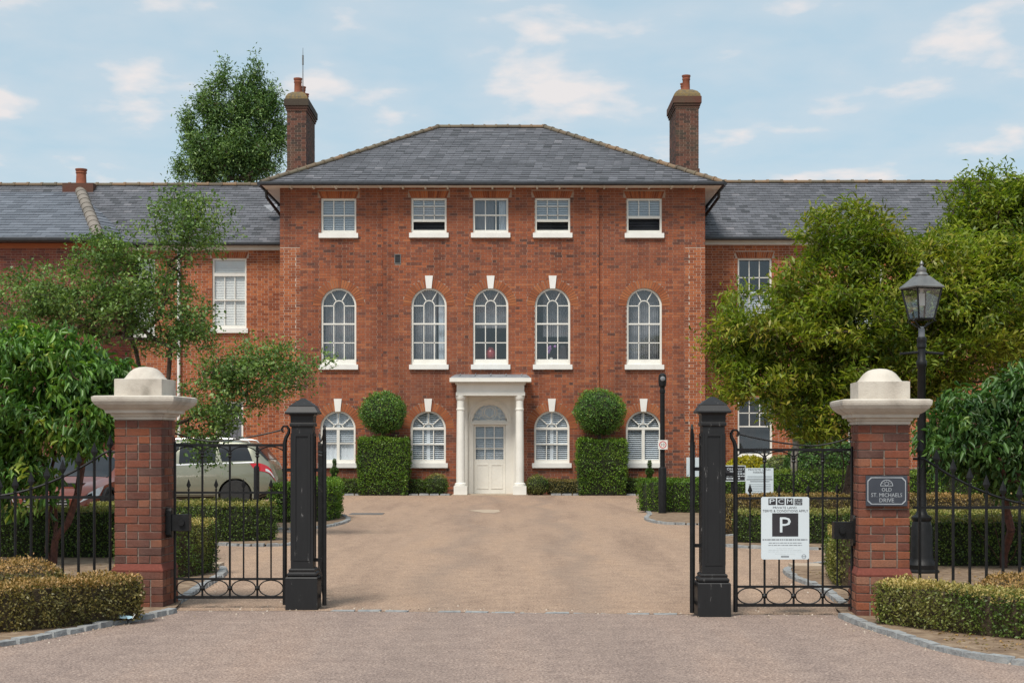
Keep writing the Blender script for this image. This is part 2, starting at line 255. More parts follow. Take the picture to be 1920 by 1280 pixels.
# ------------------------------------------------------------------ mesh builder
class MB:
    def __init__(s): s.v = []; s.f = []; s.t = []; s.cur = 0.5
    def add(s, vs, fs):
        o = len(s.v); s.v.extend(vs); s.t.extend([s.cur] * len(vs)); s.f.extend([tuple(i + o for i in f) for f in fs]); return s
    def box(s, x0, x1, y0, y1, z0, z1):
        return s.add([(x0, y0, z0), (x1, y0, z0), (x1, y1, z0), (x0, y1, z0), (x0, y0, z1), (x1, y0, z1), (x1, y1, z1), (x0, y1, z1)],
                     [(0, 3, 2, 1), (4, 5, 6, 7), (0, 1, 5, 4), (1, 2, 6, 5), (2, 3, 7, 6), (3, 0, 4, 7)])
    def frame_box(s, o, u, v, n, a0, a1, b0, b1, c0, c1):
        """box in the frame (u, v, n) at origin o"""
        o, u, v, n = map(Vector, (o, u, v, n))
        p = [tuple(o + u * a + v * b + n * c) for c in (c0, c1) for (a, b) in ((a0, b0), (a1, b0), (a1, b1), (a0, b1))]
        return s.add(p, [(0, 3, 2, 1), (4, 5, 6, 7), (0, 1, 5, 4), (1, 2, 6, 5), (2, 3, 7, 6), (3, 0, 4, 7)])
    def taper(s, w0, d0, z0, w1, d1, z1, cx=0, cy=0):
        a = [(cx + sx * w0 / 2, cy + sy * d0 / 2, z0) for sx, sy in ((-1, -1), (1, -1), (1, 1), (-1, 1))]
        b = [(cx + sx * w1 / 2, cy + sy * d1 / 2, z1) for sx, sy in ((-1, -1), (1, -1), (1, 1), (-1, 1))]
        return s.add(a + b, [(0, 3, 2, 1), (4, 5, 6, 7), (0, 1, 5, 4), (1, 2, 6, 5), (2, 3, 7, 6), (3, 0, 4, 7)])
    def sq_lathe(s, prof, cx=0, cy=0):
        """square-plan moulding: prof = [(half width, z), ...] bottom to top"""
        vs = []; fs = []
        for (h, z) in prof: vs += [(cx - h, cy - h, z), (cx + h, cy - h, z), (cx + h, cy + h, z), (cx - h, cy + h, z)]
        for i in range(len(prof) - 1):
            for k in range(4): a = i * 4 + k; b = i * 4 + (k + 1) % 4; fs.append((a, b, b + 4, a + 4))
        fs.append((3, 2, 1, 0)); e = (len(prof) - 1) * 4; fs.append((e, e + 1, e + 2, e + 3))
        return s.add(vs, fs)
    def lathe(s, prof, n=16, cx=0, cy=0, axis='z', cz=0):
        vs = []; fs = []
        for (r, z) in prof:
            for k in range(n):
                a = 2 * math.pi * k / n; c, q = r * math.cos(a), r * math.sin(a)
                vs.append((cx + c, cy + q, cz + z) if axis == 'z' else (cx + c, cy + z, cz + q))
        for i in range(len(prof) - 1):
            for k in range(n): a = i * n + k; b = i * n + (k + 1) % n; fs.append((a, b, b + n, a + n))
        fs.append(tuple(reversed(range(n)))); e = (len(prof) - 1) * n; fs.append(tuple(range(e, e + n)))
        return s.add(vs, fs)
    def tube(s, pts, r, n=6, flat=1.0):
        pts = [Vector(p) for p in pts]; m = len(pts); vs = []; fs = []
        rr = r if isinstance(r, (list, tuple)) else [r] * m
        for i, p in enumerate(pts):
            d = (pts[min(i + 1, m - 1)] - pts[max(i - 1, 0)])
            d = d.normalized() if d.length > 1e-9 else Vector((0, 0, 1))
            a = Vector((0, 1, 0)) if abs(d.y) < 0.9 else Vector((1, 0, 0))
            x = d.cross(a).normalized(); y = d.cross(x).normalized()
            for k in range(n):
                t = 2 * math.pi * (k + 0.5) / n; vs.append(tuple(p + x * math.cos(t) * rr[i] + y * math.sin(t) * rr[i] * flat))
        for i in range(m - 1):
            for k in range(n): a = i * n + k; b = i * n + (k + 1) % n; fs.append((a, b, b + n, a + n))
        fs.append(tuple(reversed(range(n)))); fs.append(tuple(range((m - 1) * n, m * n)))
        return s.add(vs, fs)
    def bar(s, p0, p1, w, y0, y1):
        """flat bar between two (x, z) points in the xz plane, from y0 to y1"""
        d = Vector((p1[0] - p0[0], p1[1] - p0[1])); L = d.length
        if L < 1e-6: return s
        q = Vector((-d.y, d.x)) / L * w / 2
        c = [(p0[0] - q.x, p0[1] - q.y), (p1[0] - q.x, p1[1] - q.y), (p1[0] + q.x, p1[1] + q.y), (p0[0] + q.x, p0[1] + q.y)]
        return s.add([(a, y0, b) for a, b in c] + [(a, y1, b) for a, b in c], [(0, 1, 2, 3), (7, 6, 5, 4), (0, 4, 5, 1), (1, 5, 6, 2), (2, 6, 7, 3), (3, 7, 4, 0)])
    def prism(s, poly, y0, y1):
        """extrude an (x, z) polygon (counter-clockwise seen from -y) along y"""
        n = len(poly); fs = [tuple(range(n)), tuple(reversed(range(n, 2 * n)))]
        for k in range(n): j = (k + 1) % n; fs.append((k, k + n, j + n, j))
        return s.add([(a, y0, b) for a, b in poly] + [(a, y1, b) for a, b in poly], fs)
    def strip(s, outer, inner, y0, y1, closed=True):
        """frame between two equal-length (x, z) outlines"""
        n = len(outer); vs = [(a, y, b) for y in (y0, y1) for ol in (outer, inner) for a, b in ol]; fs = []
        for k in range(n if closed else n - 1):
            j = (k + 1) % n
            fs += [(k, j, n + j, n + k), (2 * n + k, 3 * n + k, 3 * n + j, 2 * n + j), (k, 2 * n + k, 2 * n + j, j), (n + k, n + j, 3 * n + j, 3 * n + k)]
        return s.add(vs, fs)
    def build(s, name, mat, parent=None, world=True, smooth=False, loc=None):
        off = Vector((0, 0, 0))
        if parent is not None and world: off = wloc(parent)
        if loc is not None: off = Vector(loc)
        me = bpy.data.meshes.new(name)
        me.from_pydata([(a - off.x, b - off.y, c - off.z) for a, b, c in s.v], [], s.f)
        if mat is not None: me.materials.append(M[mat] if isinstance(mat, str) else mat)
        at = me.attributes.new('tint', 'FLOAT', 'POINT'); at.data.foreach_set('value', s.t)
        if smooth:
            me.polygons.foreach_set('use_smooth', [True] * len(me.polygons))
            try: me.set_sharp_from_angle(angle=R(38))
            except Exception: pass
        me.update()
        o = bpy.data.objects.new(name, me); COL.objects.link(o)
        if parent is not None: o.parent = parent
        elif loc is not None: o.location = loc
        return o
def wloc(o):
    v = Vector((0, 0, 0))
    while o is not None: v += o.location; o = o.parent
    return v
def tag(o, label=None, cat=None, group=None, kind=None):
    for k, v in (('label', label), ('category', cat), ('group', group), ('kind', kind)):
        if v: o[k] = v
    return o
def thing(name, label, cat, loc=(0, 0, 0), group=None, rz=0):
    o = bpy.data.objects.new(name, None); COL.objects.link(o); o.location = loc; o.rotation_euler = (0, 0, rz); o.empty_display_size = 0.2
    return tag(o, label, cat, group)
def inst(name, me, parent, loc, rz=0.0, scale=(1, 1, 1), rot=None):
    o = bpy.data.objects.new(name, me); COL.objects.link(o); o.parent = parent; o.location = loc
    o.rotation_euler = rot if rot is not None else (0, 0, rz); o.scale = scale
    return o
def sub(a, blocked):
    """interval a minus blocked intervals"""
    out = [a]
    for b0, b1 in blocked:
        nx = []
        for x0, x1 in out:
            if b1 <= x0 or b0 >= x1: nx.append((x0, x1)); continue
            if b0 > x0: nx.append((x0, b0))
            if b1 < x1: nx.append((b1, x1))
        out = nx
    return out
def bricks(mb, o, u, n, W, z0, z1, blocks=(), course=0.0755, joint=0.010, proud=0.006, tint=None, stretch=0.225, seed=0):
    """Flemish-bond bricks on a vertical plane. o = left bottom corner, u along, n outward. blocks: functions z -> (u0, u1) or None"""
    rd = random.Random(seed); v = Vector((0, 0, 1)); k = 0; z = z0; hd = stretch / 2
    while z < z1 - 0.02:
        zt = min(z + course, z1); zm = (z + zt) / 2; bl = []
        for f in blocks:
            r = f(zm)
            if r: bl.append(r)
        x = -(hd + joint / 2) * (k % 2) * 0.75; head = (k % 2 == 0)
        while x < W:
            L = hd if head else stretch
            for a, b in sub((max(x, 0), min(x + L - joint, W)), bl):
                if b - a > 0.025:
                    mb.cur = tint(a, zm, rd) if tint else rd.random()
                    mb.frame_box(o, u, v, n, a, b, z, zt - joint, -0.01, proud + rd.uniform(-0.0015, 0.0015))
            x += L; head = not head
        z += course; k += 1
def sheet(name, outline, holes, y, mat, parent, th=0.12):
    """vertical wall sheet facing -y with holes, and reveals going back th"""
    loops = [[Vector((a, b, 0)) for a, b in outline]] + [[Vector((a, b, 0)) for a, b in h] for h in holes]
    flat = [p for l in loops for p in l]; tri = tessellate_polygon(loops)
    mb = MB(); mb.add([(p.x, y, p.y) for p in flat], [tuple(t) for t in tri])
    for h in holes:
        n = len(h); mb.add([(a, y, b) for a, b in h] + [(a, y + th, b) for a, b in h], [(k, (k + 1) % n, n + (k + 1) % n, n + k) for k in range(n)])
    return mb.build(name, mat, parent)
def arch_outline(cx, z0, w, h, n=20, arch=True):
    if not arch: return [(cx - w / 2, z0), (cx + w / 2, z0), (cx + w / 2, z0 + h), (cx - w / 2, z0 + h)]
    r = w / 2; zs = z0 + h - r
    return [(cx - r, z0), (cx + r, z0)] + [(cx + r * math.cos(a), zs + r * math.sin(a)) for a in [math.pi * k / n for k in range(n + 1)]]
def arch_block(cx, z0, w, h, ring):
    r = w / 2; zs = z0 + h - r
    def f(z):
        if z < z0 or z > zs + r + ring: return None
        if z <= zs + .04: return (cx - r, cx + r)
        q = (r + ring) ** 2 - (z - zs) ** 2
        if z <= zs: return None
        a = math.sqrt(max(q, 0)); return (cx - a, cx + a)
    return f
def rect_block(x0, x1, z0, z1): return lambda z: (x0, x1) if z0 <= z <= z1 else None
# ------------------------------------------------------------------ foliage
def nrm(a): return a / np.maximum(np.linalg.norm(a, axis=1, keepdims=True), 1e-9)
def leaves(name, pos, dirs, nor, L, ratio, tint, dry, mat, parent, full=False, fold=0.18, bend=0.12):
    N_ = len(pos); dirs = nrm(dirs); side = nrm(np.cross(dirs, nor)); up = nrm(np.cross(side, dirs)); L = L.reshape(-1, 1)
    if full: tm = [(0, 0, 0), (0.3, 0.42, fold), (0.68, 0.36, fold * 0.6), (1, 0, -bend), (0.68, -0.36, fold * 0.6), (0.3, -0.42, fold)]; fc = [(0, 1, 2, 3), (0, 3, 4, 5)]
    else: tm = [(0, 0, 0), (0.5, 0.5, fold), (1, 0, -bend), (0.5, -0.5, fold)]; fc = [(0, 1, 2, 3)]
    k = len(tm); V = np.empty((N_, k, 3))
    tip = 3 if full else 2
    for i, (a, b, c) in enumerate(tm): V[:, i] = pos + dirs * a * L + side * b * L * ratio + up * c * L * (1 if i == tip else ratio)
    F = (np.array(fc)[None] + (np.arange(N_) * k)[:, None, None]).reshape(-1, 4)
    me = bpy.data.meshes.new(name); me.vertices.add(N_ * k); me.vertices.foreach_set('co', V.reshape(-1))
    nf = len(F); me.loops.add(nf * 4); me.loops.foreach_set('vertex_index', F.reshape(-1).astype(np.int32))
    me.polygons.add(nf); me.polygons.foreach_set('loop_start', np.arange(0, nf * 4, 4, dtype=np.int32)); me.polygons.foreach_set('loop_total', np.full(nf, 4, dtype=np.int32))
    for nm, val in (('tint', tint), ('dry', dry)):
        at = me.attributes.new(nm, 'FLOAT', 'POINT'); at.data.foreach_set('value', np.repeat(np.clip(val, 0, 1), k).astype(np.float32))
    me.materials.append(M[mat]); me.update(calc_edges=True); me.validate()
    o = bpy.data.objects.new(name, me); COL.objects.link(o)
    if parent is not None: o.parent = parent
    return o
def wob(p, s=1.0):
    """smooth pseudo-noise for uneven clipped surfaces and patches"""
    x, y, z = p[:, 0] * s, p[:, 1] * s, p[:, 2] * s
    return (np.sin(x * 2.1 + 1.3 * np.sin(y * 1.7 + z)) + np.sin(y * 2.7 + x * 0.9 + 2) + np.sin(z * 3.1 + x * 1.1 + 1.1 * np.sin(x * 1.9))) / 3
def leafy(root, P, Nn, L, mat, dryf, ratio=0.55, jit=0.05, brightness=None, full=False):
    n = len(P); P = P + Nn * (rng.uniform(-jit, jit * 0.4, (n, 1)) + jit / .05 * (0.028 * wob(P, 3)[:, None] + 0.018 * wob(P, 9)[:, None]))
    P = P + Nn * (rng.random((n, 1)) < .03) * rng.uniform(.01, jit * 1.1, (n, 1))
    d = Nn * 0.55 + rng.normal(0, 0.6, (n, 3)) + np.array([0, 0, 0.25]); nr = Nn + rng.normal(0, 0.5, (n, 3))
    t = np.clip(rng.normal(0.45, 0.24, n) + 0.2 * wob(P, 2.2) + 0.16 * wob(P, 11), 0, 1)
    loc = np.array(wloc(root))
    return leaves('foliage', P - loc, d, nr, L * rng.uniform(0.65, 1.25, n), ratio, t, dryf(P, Nn), mat, root, full)
def dry_none(P, Nn): return np.clip(rng.normal(0, 0.06, len(P)), 0, 0.3)
def dry_top(amt, patch=0.0, top=0.75):
    def f(P, Nn): return np.clip(np.where(Nn[:, 2] > 0.6, amt, amt * 0.07) * rng.uniform(0.4, 1.1, len(P)) + patch * np.clip(wob(P, 1.9) * 1.6, 0, 1) * rng.uniform(0.3, 1, len(P)), 0, 0.95)
    return f
def hedge(label, path, width, height, L=0.03, dens=2600, mat='box', dryf=dry_none, group=None, z0=0.03, core='core', name='box_hedge', tuck=0.03, jit=0.05):
    """clipped hedge along a polyline; real inner mass plus a skin of leaves"""
    path = smooth(path, 2) if len(path) > 2 else path
    pts = [Vector((a, b)) for a, b in path]; c = sum(pts, Vector((0, 0))) / len(pts)
    root = thing(name, label, 'hedge', (c.x, c.y, z0), group)
    nrmv = []
    for i in range(len(pts)):
        d = (pts[min(i + 1, len(pts) - 1)] - pts[max(i - 1, 0)]).normalized(); nrmv.append(Vector((-d.y, d.x)))
    mb = MB(); hw = width / 2 - 0.045; vs = []; fs = []; m = len(pts)
    for p, q in zip(pts, nrmv):
        for s_, z in ((-1 + tuck / hw, z0), (-1, z0 + height * 0.55), (-0.93, z0 + height - 0.04), (0.93, z0 + height - 0.04), (1, z0 + height * 0.55), (1 - tuck / hw, z0)):
            vs.append((p.x + q.x * hw * s_, p.y + q.y * hw * s_, z))
    for i in range(m - 1):
        for k in range(5): a = i * 6 + k; fs.append((a, a + 1, a + 7, a + 6))
    fs += [tuple(range(6)), tuple(range((m - 1) * 6, m * 6))]
    mb.add(vs, fs); mb.build('inner_twigs', core, root)
    P = []; Nn = []
    for i in range(m - 1):
        a, b = pts[i], pts[i + 1]; L_ = (b - a).length; d = (b - a) / L_; q = Vector((-d.y, d.x))
        for s_ in (-1, 1):
            n = int(L_ * height * dens); u = rng.random((n, 1)); z = rng.random((n, 1)) * height
            xy = np.array(a) + np.array(b - a) * u + np.array(q) * s_ * width / 2
            P.append(np.hstack([xy, z0 + z])); Nn.append(np.tile([q.x * s_, q.y * s_, 0.05], (n, 1)))
        n = int(L_ * width * dens * 1.1); u = rng.random((n, 1)); v = rng.uniform(-0.5, 0.5, (n, 1)) * width
        P.append(np.hstack([np.array(a) + np.array(b - a) * u + np.array(q) * v, np.full((n, 1), z0 + height)])); Nn.append(np.tile([0, 0, 1.0], (n, 1)))
    for p, q, sg in ((pts[0], nrmv[0], -1), (pts[-1], nrmv[-1], 1)):
        d = Vector((q.y, -q.x)) * sg; n = int(width * height * dens); v = rng.uniform(-0.5, 0.5, (n, 1)) * width; z = rng.random((n, 1)) * height
        P.append(np.hstack([np.array(p) + np.array(q) * v, z0 + z])); Nn.append(np.tile([d.x, d.y, 0.05], (n, 1)))
    P = np.vstack(P); Nn = np.vstack(Nn)
    a_ = np.clip((P[:, 2] - (z0 + height - .09)) / .09, 0, 1); side = Nn[:, 2] < .5; P = P - Nn * (a_ ** 2 * .055 * side)[:, None]
    P = P - Nn * (tuck * np.clip(1 - (P[:, 2] - z0) / (height * .55), 0, 1) ** 1.5 * side)[:, None]
    # thin the skin out towards the ground and soften the arrises
    keep = rng.random(len(P)) < np.clip(0.35 + (P[:, 2] - z0) / (height * 0.35), 0, 1); P = P[keep]; Nn = Nn[keep]
    o = leafy(root, P, Nn, L, mat, dryf, jit=jit); o['kind'] = 'stuff'
    return root
def ball(label, c, r, L=0.03, dens=2600, mat='box', dryf=dry_none, name='topiary_ball', group=None, stem=0.0, squash=1.0, core='core', cat='topiary'):
    root = thing(name, label, cat, (c[0], c[1], 0.03), group)
    mb = MB(); prof = [(max(0.02, (r - 0.04) * math.sin(a)), c[2] - (r - 0.04) * squash * math.cos(a)) for a in [math.pi * k / 12 for k in range(13)]]
    mb.lathe(prof, 18, c[0], c[1]); mb.build('inner_twigs', core, root, smooth=True)
    n = int(4 * math.pi * r * r * dens); d = nrm(rng.normal(0, 1, (n, 3))); P = d * np.array([r, r, r * squash]) + np.array(c)
    kp = P[:, 2] > 0.04; o = leafy(root, P[kp], d[kp], L, mat, dryf); o['kind'] = 'stuff'
    if stem:
        s = MB(); s.tube([(c[0], c[1], 0.02), (c[0] + 0.01, c[1], c[2] - r * squash * 0.8)], 0.035, 8); s.build('stem', 'trunk', root)
    return root
def tree(name, label, base, stems, blobs, n_twigs, per, L, ratio, mat, bark, trunk_r, spread, droop=0.2, upw=0.1, group=None, seed=1, full=False, dryf=None, cat='tree', surf=0.42, trunk_top=None, out=0.6, aniso=(1, 1, .7)):
    rg = np.random.default_rng(seed); root = thing(name, label, cat, base, group); base = np.array(base, float)
    wts = np.array([b[3] * b[4] * b[5] for b in blobs]) ** 0.8; wts /= wts.sum(); T = []
    for i, b in enumerate(blobs):
        k = max(3, int(n_twigs * wts[i])); d = nrm(rg.normal(0, 1, (k, 3))); r = rg.random((k, 1)) ** surf
        T.append(d * r * np.array(b[3:6]) + np.array(b[:3]))
    T = np.vstack(T); cen = np.average(np.array([b[:3] for b in blobs]), axis=0, weights=wts)
    nodes = [base.copy()]; par = [-1]
    for s in range(stems):
        tt = np.array(trunk_top if trunk_top is not None else (cen[0], cen[1], base[2] + (cen[2] - base[2]) * 0.55), float) + rg.normal(0, 1, 3) * np.array([0.6, 0.5, 0.15]) * (stems > 1)
        prev = 0
        for k in range(1, 7):
            f = k / 6; p = base + (tt - base) * f + np.array([math.sin(f * 5 + s * 2), math.cos(f * 4 + s), 0]) * 0.05 * np.linalg.norm(tt - base) * f * (1 - f) * 2 + (rg.normal(0, 0.03, 3) if k < 6 else 0)
            nodes.append(p); par.append(prev); prev = len(nodes) - 1
    order = np.argsort(np.linalg.norm(T - nodes[-1], axis=1)); tips = []
    for ti in order:
        t = T[ti]; A = np.array(nodes); dist = np.linalg.norm(A - t, axis=1) + np.maximum(0, A[:, 2] - t[2]) * 0.7; dist[:2] += 5
        j = int(np.argmin(dist)); p0 = A[j]; ln = np.linalg.norm(t - p0); m = max(1, int(ln / 0.45)); prev = j
        for k in range(1, m + 1):
            f = k / m; p = p0 + (t - p0) * f + np.array([0, 0, 0.14 * ln * math.sin(math.pi * f)]) + (rg.normal(0, 0.03 * ln, 3) if k < m else 0)
            nodes.append(p); par.append(prev); prev = len(nodes) - 1
        tips.append(prev)
    A = np.array(nodes); n = len(A); acc = np.zeros(n); e = 2.3; r0 = 0.005
    for i in tips: acc[i] += r0 ** e
    for i in range(n - 1, 0, -1): acc[par[i]] += max(acc[i], r0 ** e)
    rad = acc ** (1 / e); rad *= 1.0; sc = trunk_r / max(rad[0], 1e-6); rad = np.maximum(rad * sc, 0.004)
    tr = MB(); li = MB()
    for i in range(1, n):
        p = par[i]; big = rad[i] > trunk_r * 0.33
        (tr if big else li).tube([A[p], A[i]], [min(rad[p], rad[i] * 1.5), rad[i]], 7 if big else 4)
    tr.build('trunk', bark, root, smooth=True); li.build('limbs', bark, root, smooth=True)['kind'] = 'stuff'
    tp = np.array([A[i] for i in tips]); td = nrm(tp - np.array([A[par[i]] for i in tips])); m = len(tp)
    idx = np.repeat(np.arange(m), per); k = len(idx)
    back = rg.random((k, 1)) * spread * 1.6
    P = tp[idx] - td[idx] * back * 0.7 + rg.normal(0, spread * 0.5, (k, 3)) * np.array(aniso)
    d = td[idx] * out + rg.normal(0, 0.55, (k, 3)) + np.array([0, 0, upw - droop * 2]); nr_ = np.array([0, 0, 1.0]) + rg.normal(0, 0.5, (k, 3))
    tint = np.clip(rg.normal(0.42, 0.16, k) + rg.normal(0, 0.21, m)[idx] + 0.12 * wob(P, 1.3), 0, 1)
    dr = dryf(P, rg) if dryf else np.clip(rg.normal(0, 0.05, k), 0, 0.2)
    o = leaves('crown', P - base, d, nr_, L * rg.uniform(0.45, 1.3, k), ratio, tint, dr, mat, root, full, bend=0.15 + droop * 0.3); o['kind'] = 'stuff'
    return root
def BL(px, py, D, rx, rz, ry=None):
    s = D / FPX; return (PX(px, D), D, PZ(py, D), rx * s, (ry or rx * 0.85) * s if ry is None else ry, rz * s)
def text(body, x, z, y, width, height, mat, parent, name='lettering', align='CENTER', loc=None):
    c = bpy.data.curves.new('lettering', 'FONT'); c.body = body; c.align_x = align; c.extrude = 0.0; c.resolution_u = 2
    o = bpy.data.objects.new('tmp_text', c); COL.objects.link(o); bpy.context.view_layer.update()
    me = bpy.data.meshes.new_from_object(o.evaluated_get(bpy.context.evaluated_depsgraph_get()))
    bpy.data.objects.remove(o); n = len(me.vertices); co = np.empty(n * 3); me.vertices.foreach_get('co', co); co = co.reshape(-1, 3)
    mn, mxx = co.min(0), co.max(0); sx = width / (mxx[0] - mn[0]); sz = height / (mxx[1] - mn[1]); off = np.array(wloc(parent)) if loc is None else np.array(loc)
    out = np.stack([x + (co[:, 0] - (mn[0] + mxx[0]) / 2) * sx - off[0], np.full(n, y) - off[1], z + (co[:, 1] - (mn[1] + mxx[1]) / 2) * sz - off[2]], 1)
    me.vertices.foreach_set('co', out.reshape(-1)); me.materials.clear(); me.materials.append(M[mat]); me.update()
    q = bpy.data.objects.new(name, me); COL.objects.link(q); q.parent = parent
    return q
# ================================================================== THE SETTING: ground, road, drive, beds, kerbs
def flat(name, poly, z, mat, kind='structure', label=None):
    tri = tessellate_polygon([[Vector((a, b, 0)) for a, b in poly]])
    mb = MB(); mb.add([(a, b, z) for a, b in poly], [tuple(t) for t in tri])
    o = mb.build(name, mat)
    bm = bmesh.new(); bm.from_mesh(o.data); bmesh.ops.recalc_face_normals(bm, faces=bm.faces)
    for f in bm.faces:
        if f.normal.z < 0: f.normal_flip()
    bm.to_mesh(o.data); bm.free()
    o['kind'] = kind
    if label: o['label'] = label
    return o
flat('ground', [(-400, -60), (400, -60), (400, 600), (-400, 600)], -0.02, 'ground')
flat('road', [(-40, -20), (40, -20), (40, 13.35), (1.9, 13.32), (-1.9, 13.62), (-40, 13.7)], 0.0, 'road')
flat('driveway', [(-1.9, 13.64), (1.9, 13.34), (40, 13.37), (40, 46.5), (-40, 46.5), (-40, 13.72)], 0.0, 'drive')
KERB = bpy.data.objects.new('kerb', None); COL.objects.link(KERB); KERB['kind'] = 'structure'
sm = []
for k in range(4):
    b = MB(); b.taper(0.98, 0.98, 0.0, 0.86, 0.86, 1.0); q = b.build('sett', 'sett'); me = q.data
    for v in me.vertices:
        v.co.x += random.uniform(-.05, .05); v.co.y += random.uniform(-.06, .06); v.co.z += random.uniform(-.06, .04)
    sm.append(me); bpy.data.objects.remove(q)
def setts(path, L=0.20, wd=0.10, top=0.042, low=-0.03):
    pts = [Vector(p) for p in path]; d = 0; acc = [0]
    for i in range(len(pts) - 1): acc.append(acc[-1] + (pts[i + 1] - pts[i]).length)
    n = int(acc[-1] / L)
    for k in range(n):
        s_ = (k + 0.5) * acc[-1] / n
        i = max(j for j in range(len(acc) - 1) if acc[j] <= s_); f = (s_ - acc[i]) / max(acc[i + 1] - acc[i], 1e-6)
        p = pts[i].lerp(pts[i + 1], f); dd = (pts[i + 1] - pts[i]).normalized()
        inst('sett', random.choice(sm), KERB, (p.x, p.y, low), math.atan2(dd.y, dd.x) + random.uniform(-.04, .04), (L * random.uniform(0.9, 0.99), wd * random.uniform(0.92, 1.06), top - low + random.uniform(-.008, .008)))
def smooth(path, it=2):
    for _ in range(it):
        o = [path[0]]
        for a, b in zip(path, path[1:]): o += [(a[0] * .75 + b[0] * .25, a[1] * .75 + b[1] * .25), (a[0] * .25 + b[0] * .75, a[1] * .25 + b[1] * .75)]
        path = o + [path[-1]]
    return path
def bed(kerb_path, close, it=2):
    k = smooth(kerb_path, it); flat('planting_bed', k + close, 0.03, 'soil'); setts(k)
bed([(-7.5, 8.3), (-4.9, 9.9), P2(0, 1212), P2(100, 1193), P2(200, 1173), P2(300, 1154), (-3.06, 13.5)], [(-3.10, 13.9), (-3.2, 14.6), (-12, 14.6), (-12, 8.3)], 2)
bed([(-3.2, 14.2), (-3.26, 15.6), (-3.32, 17.2), (-3.5, 18.1), (-4.0, 18.7), (-4.4, 19.6), (-4.6, 20.7)], [(-12, 20.7), (-12, 14.6), (-3.2, 14.6)], 2)
bed([(-6.6, 22.2), P2(383, 1021), (-3.7, 21.85), (-3.25, 22.1), (-3.12, 22.9), (-3.3, 24.6), (-4.2, 25.2), (-6.6, 25.3)], [], 2)
bed([(-4.7, 25.9), (-3.7, 26.0), P2(612, 989), P2(648, 980), P2(655, 973), P2(640, 967), (-3.8, 31.2), (-4.7, 31.2)], [], 2)
bed([(7.5, 8.3), (4.6, 9.3), P2(1920, 1247), P2(1800, 1229), P2(1700, 1200), P2(1615, 1172), (2.9, 13.1)], [(2.95, 13.6), (3.1, 14.4), (12, 14.4), (12, 8.3)], 2)
bed([(3.1, 14.0), (3.24, 15.4), (3.15, 17.0), (3.3, 18.0), (3.8, 18.6), (5.2, 19.5), (12, 19.7)], [(12, 14.4), (3.1, 14.4)], 2)
bed([(12, 20.9), (6, 21.0), (3.9, 21.3), (3.15, 21.7), (2.95, 22.6), (3.2, 24.0), (6, 25.2), (12, 25.2)], [], 2)
bed([(12, 26.6), (6, 26.8), (3.4, 27.5), P2(1240, 983), P2(1207, 974), P2(1222, 965), (2.95, 33.2), (3.6, 34.2), (12, 34.2)], [], 2)
setts([(-1.66, 13.63), (1.5, 13.36)], L=0.24, wd=0.10, top=0.006, low=-0.05)
setts([(-9.0, 42.45), (-1.75, 42.45)], L=0.3, wd=0.1, top=0.05); setts([(1.1, 42.45), (9.0, 42.45)], L=0.3, wd=0.1, top=0.05)
flat('planting_bed', [(-9, 42.5), (-1.75, 42.5), (-1.75, 43.38), (-9, 43.38)], 0.03, 'soil'); flat('planting_bed', [(1.1, 42.5), (9, 42.5), (9, 43.38), (1.1, 43.38)], 0.03, 'soil')
for cx, cy, wd, dp in ((PX(385, 18.0), 18.05, 0.36, 0.42), (PX(1512, 17.9), 17.9, 0.36, 0.4)):
    b = MB(); b.box(cx - wd / 2, cx + wd / 2, cy - dp / 2, cy + dp / 2, 0.025, 0.07); o = b.build('flagstone', 'flag'); o['kind'] = 'structure'
b = MB(); b.box(PX(655, 31.5), PX(718, 31.5), 31.3, 32.0, 0.001, 0.007); o = b.build('drain_cover', 'ducting'); tag(o, 'dark rectangular drain cover set flush in the gravel drive', 'drain cover')
b = MB(); b.add([(PX(a, GD(c)), GD(c), 0.005) for a, c in ((878, 957), (905, 955), (935, 955.5), (938, 959), (925, 962), (903, 960.5))], [(5, 4, 3, 2, 1, 0)]); o = b.build('patch', 'flag'); tag(o, 'pale repaired patch in the gravel drive before the porch', 'patch')
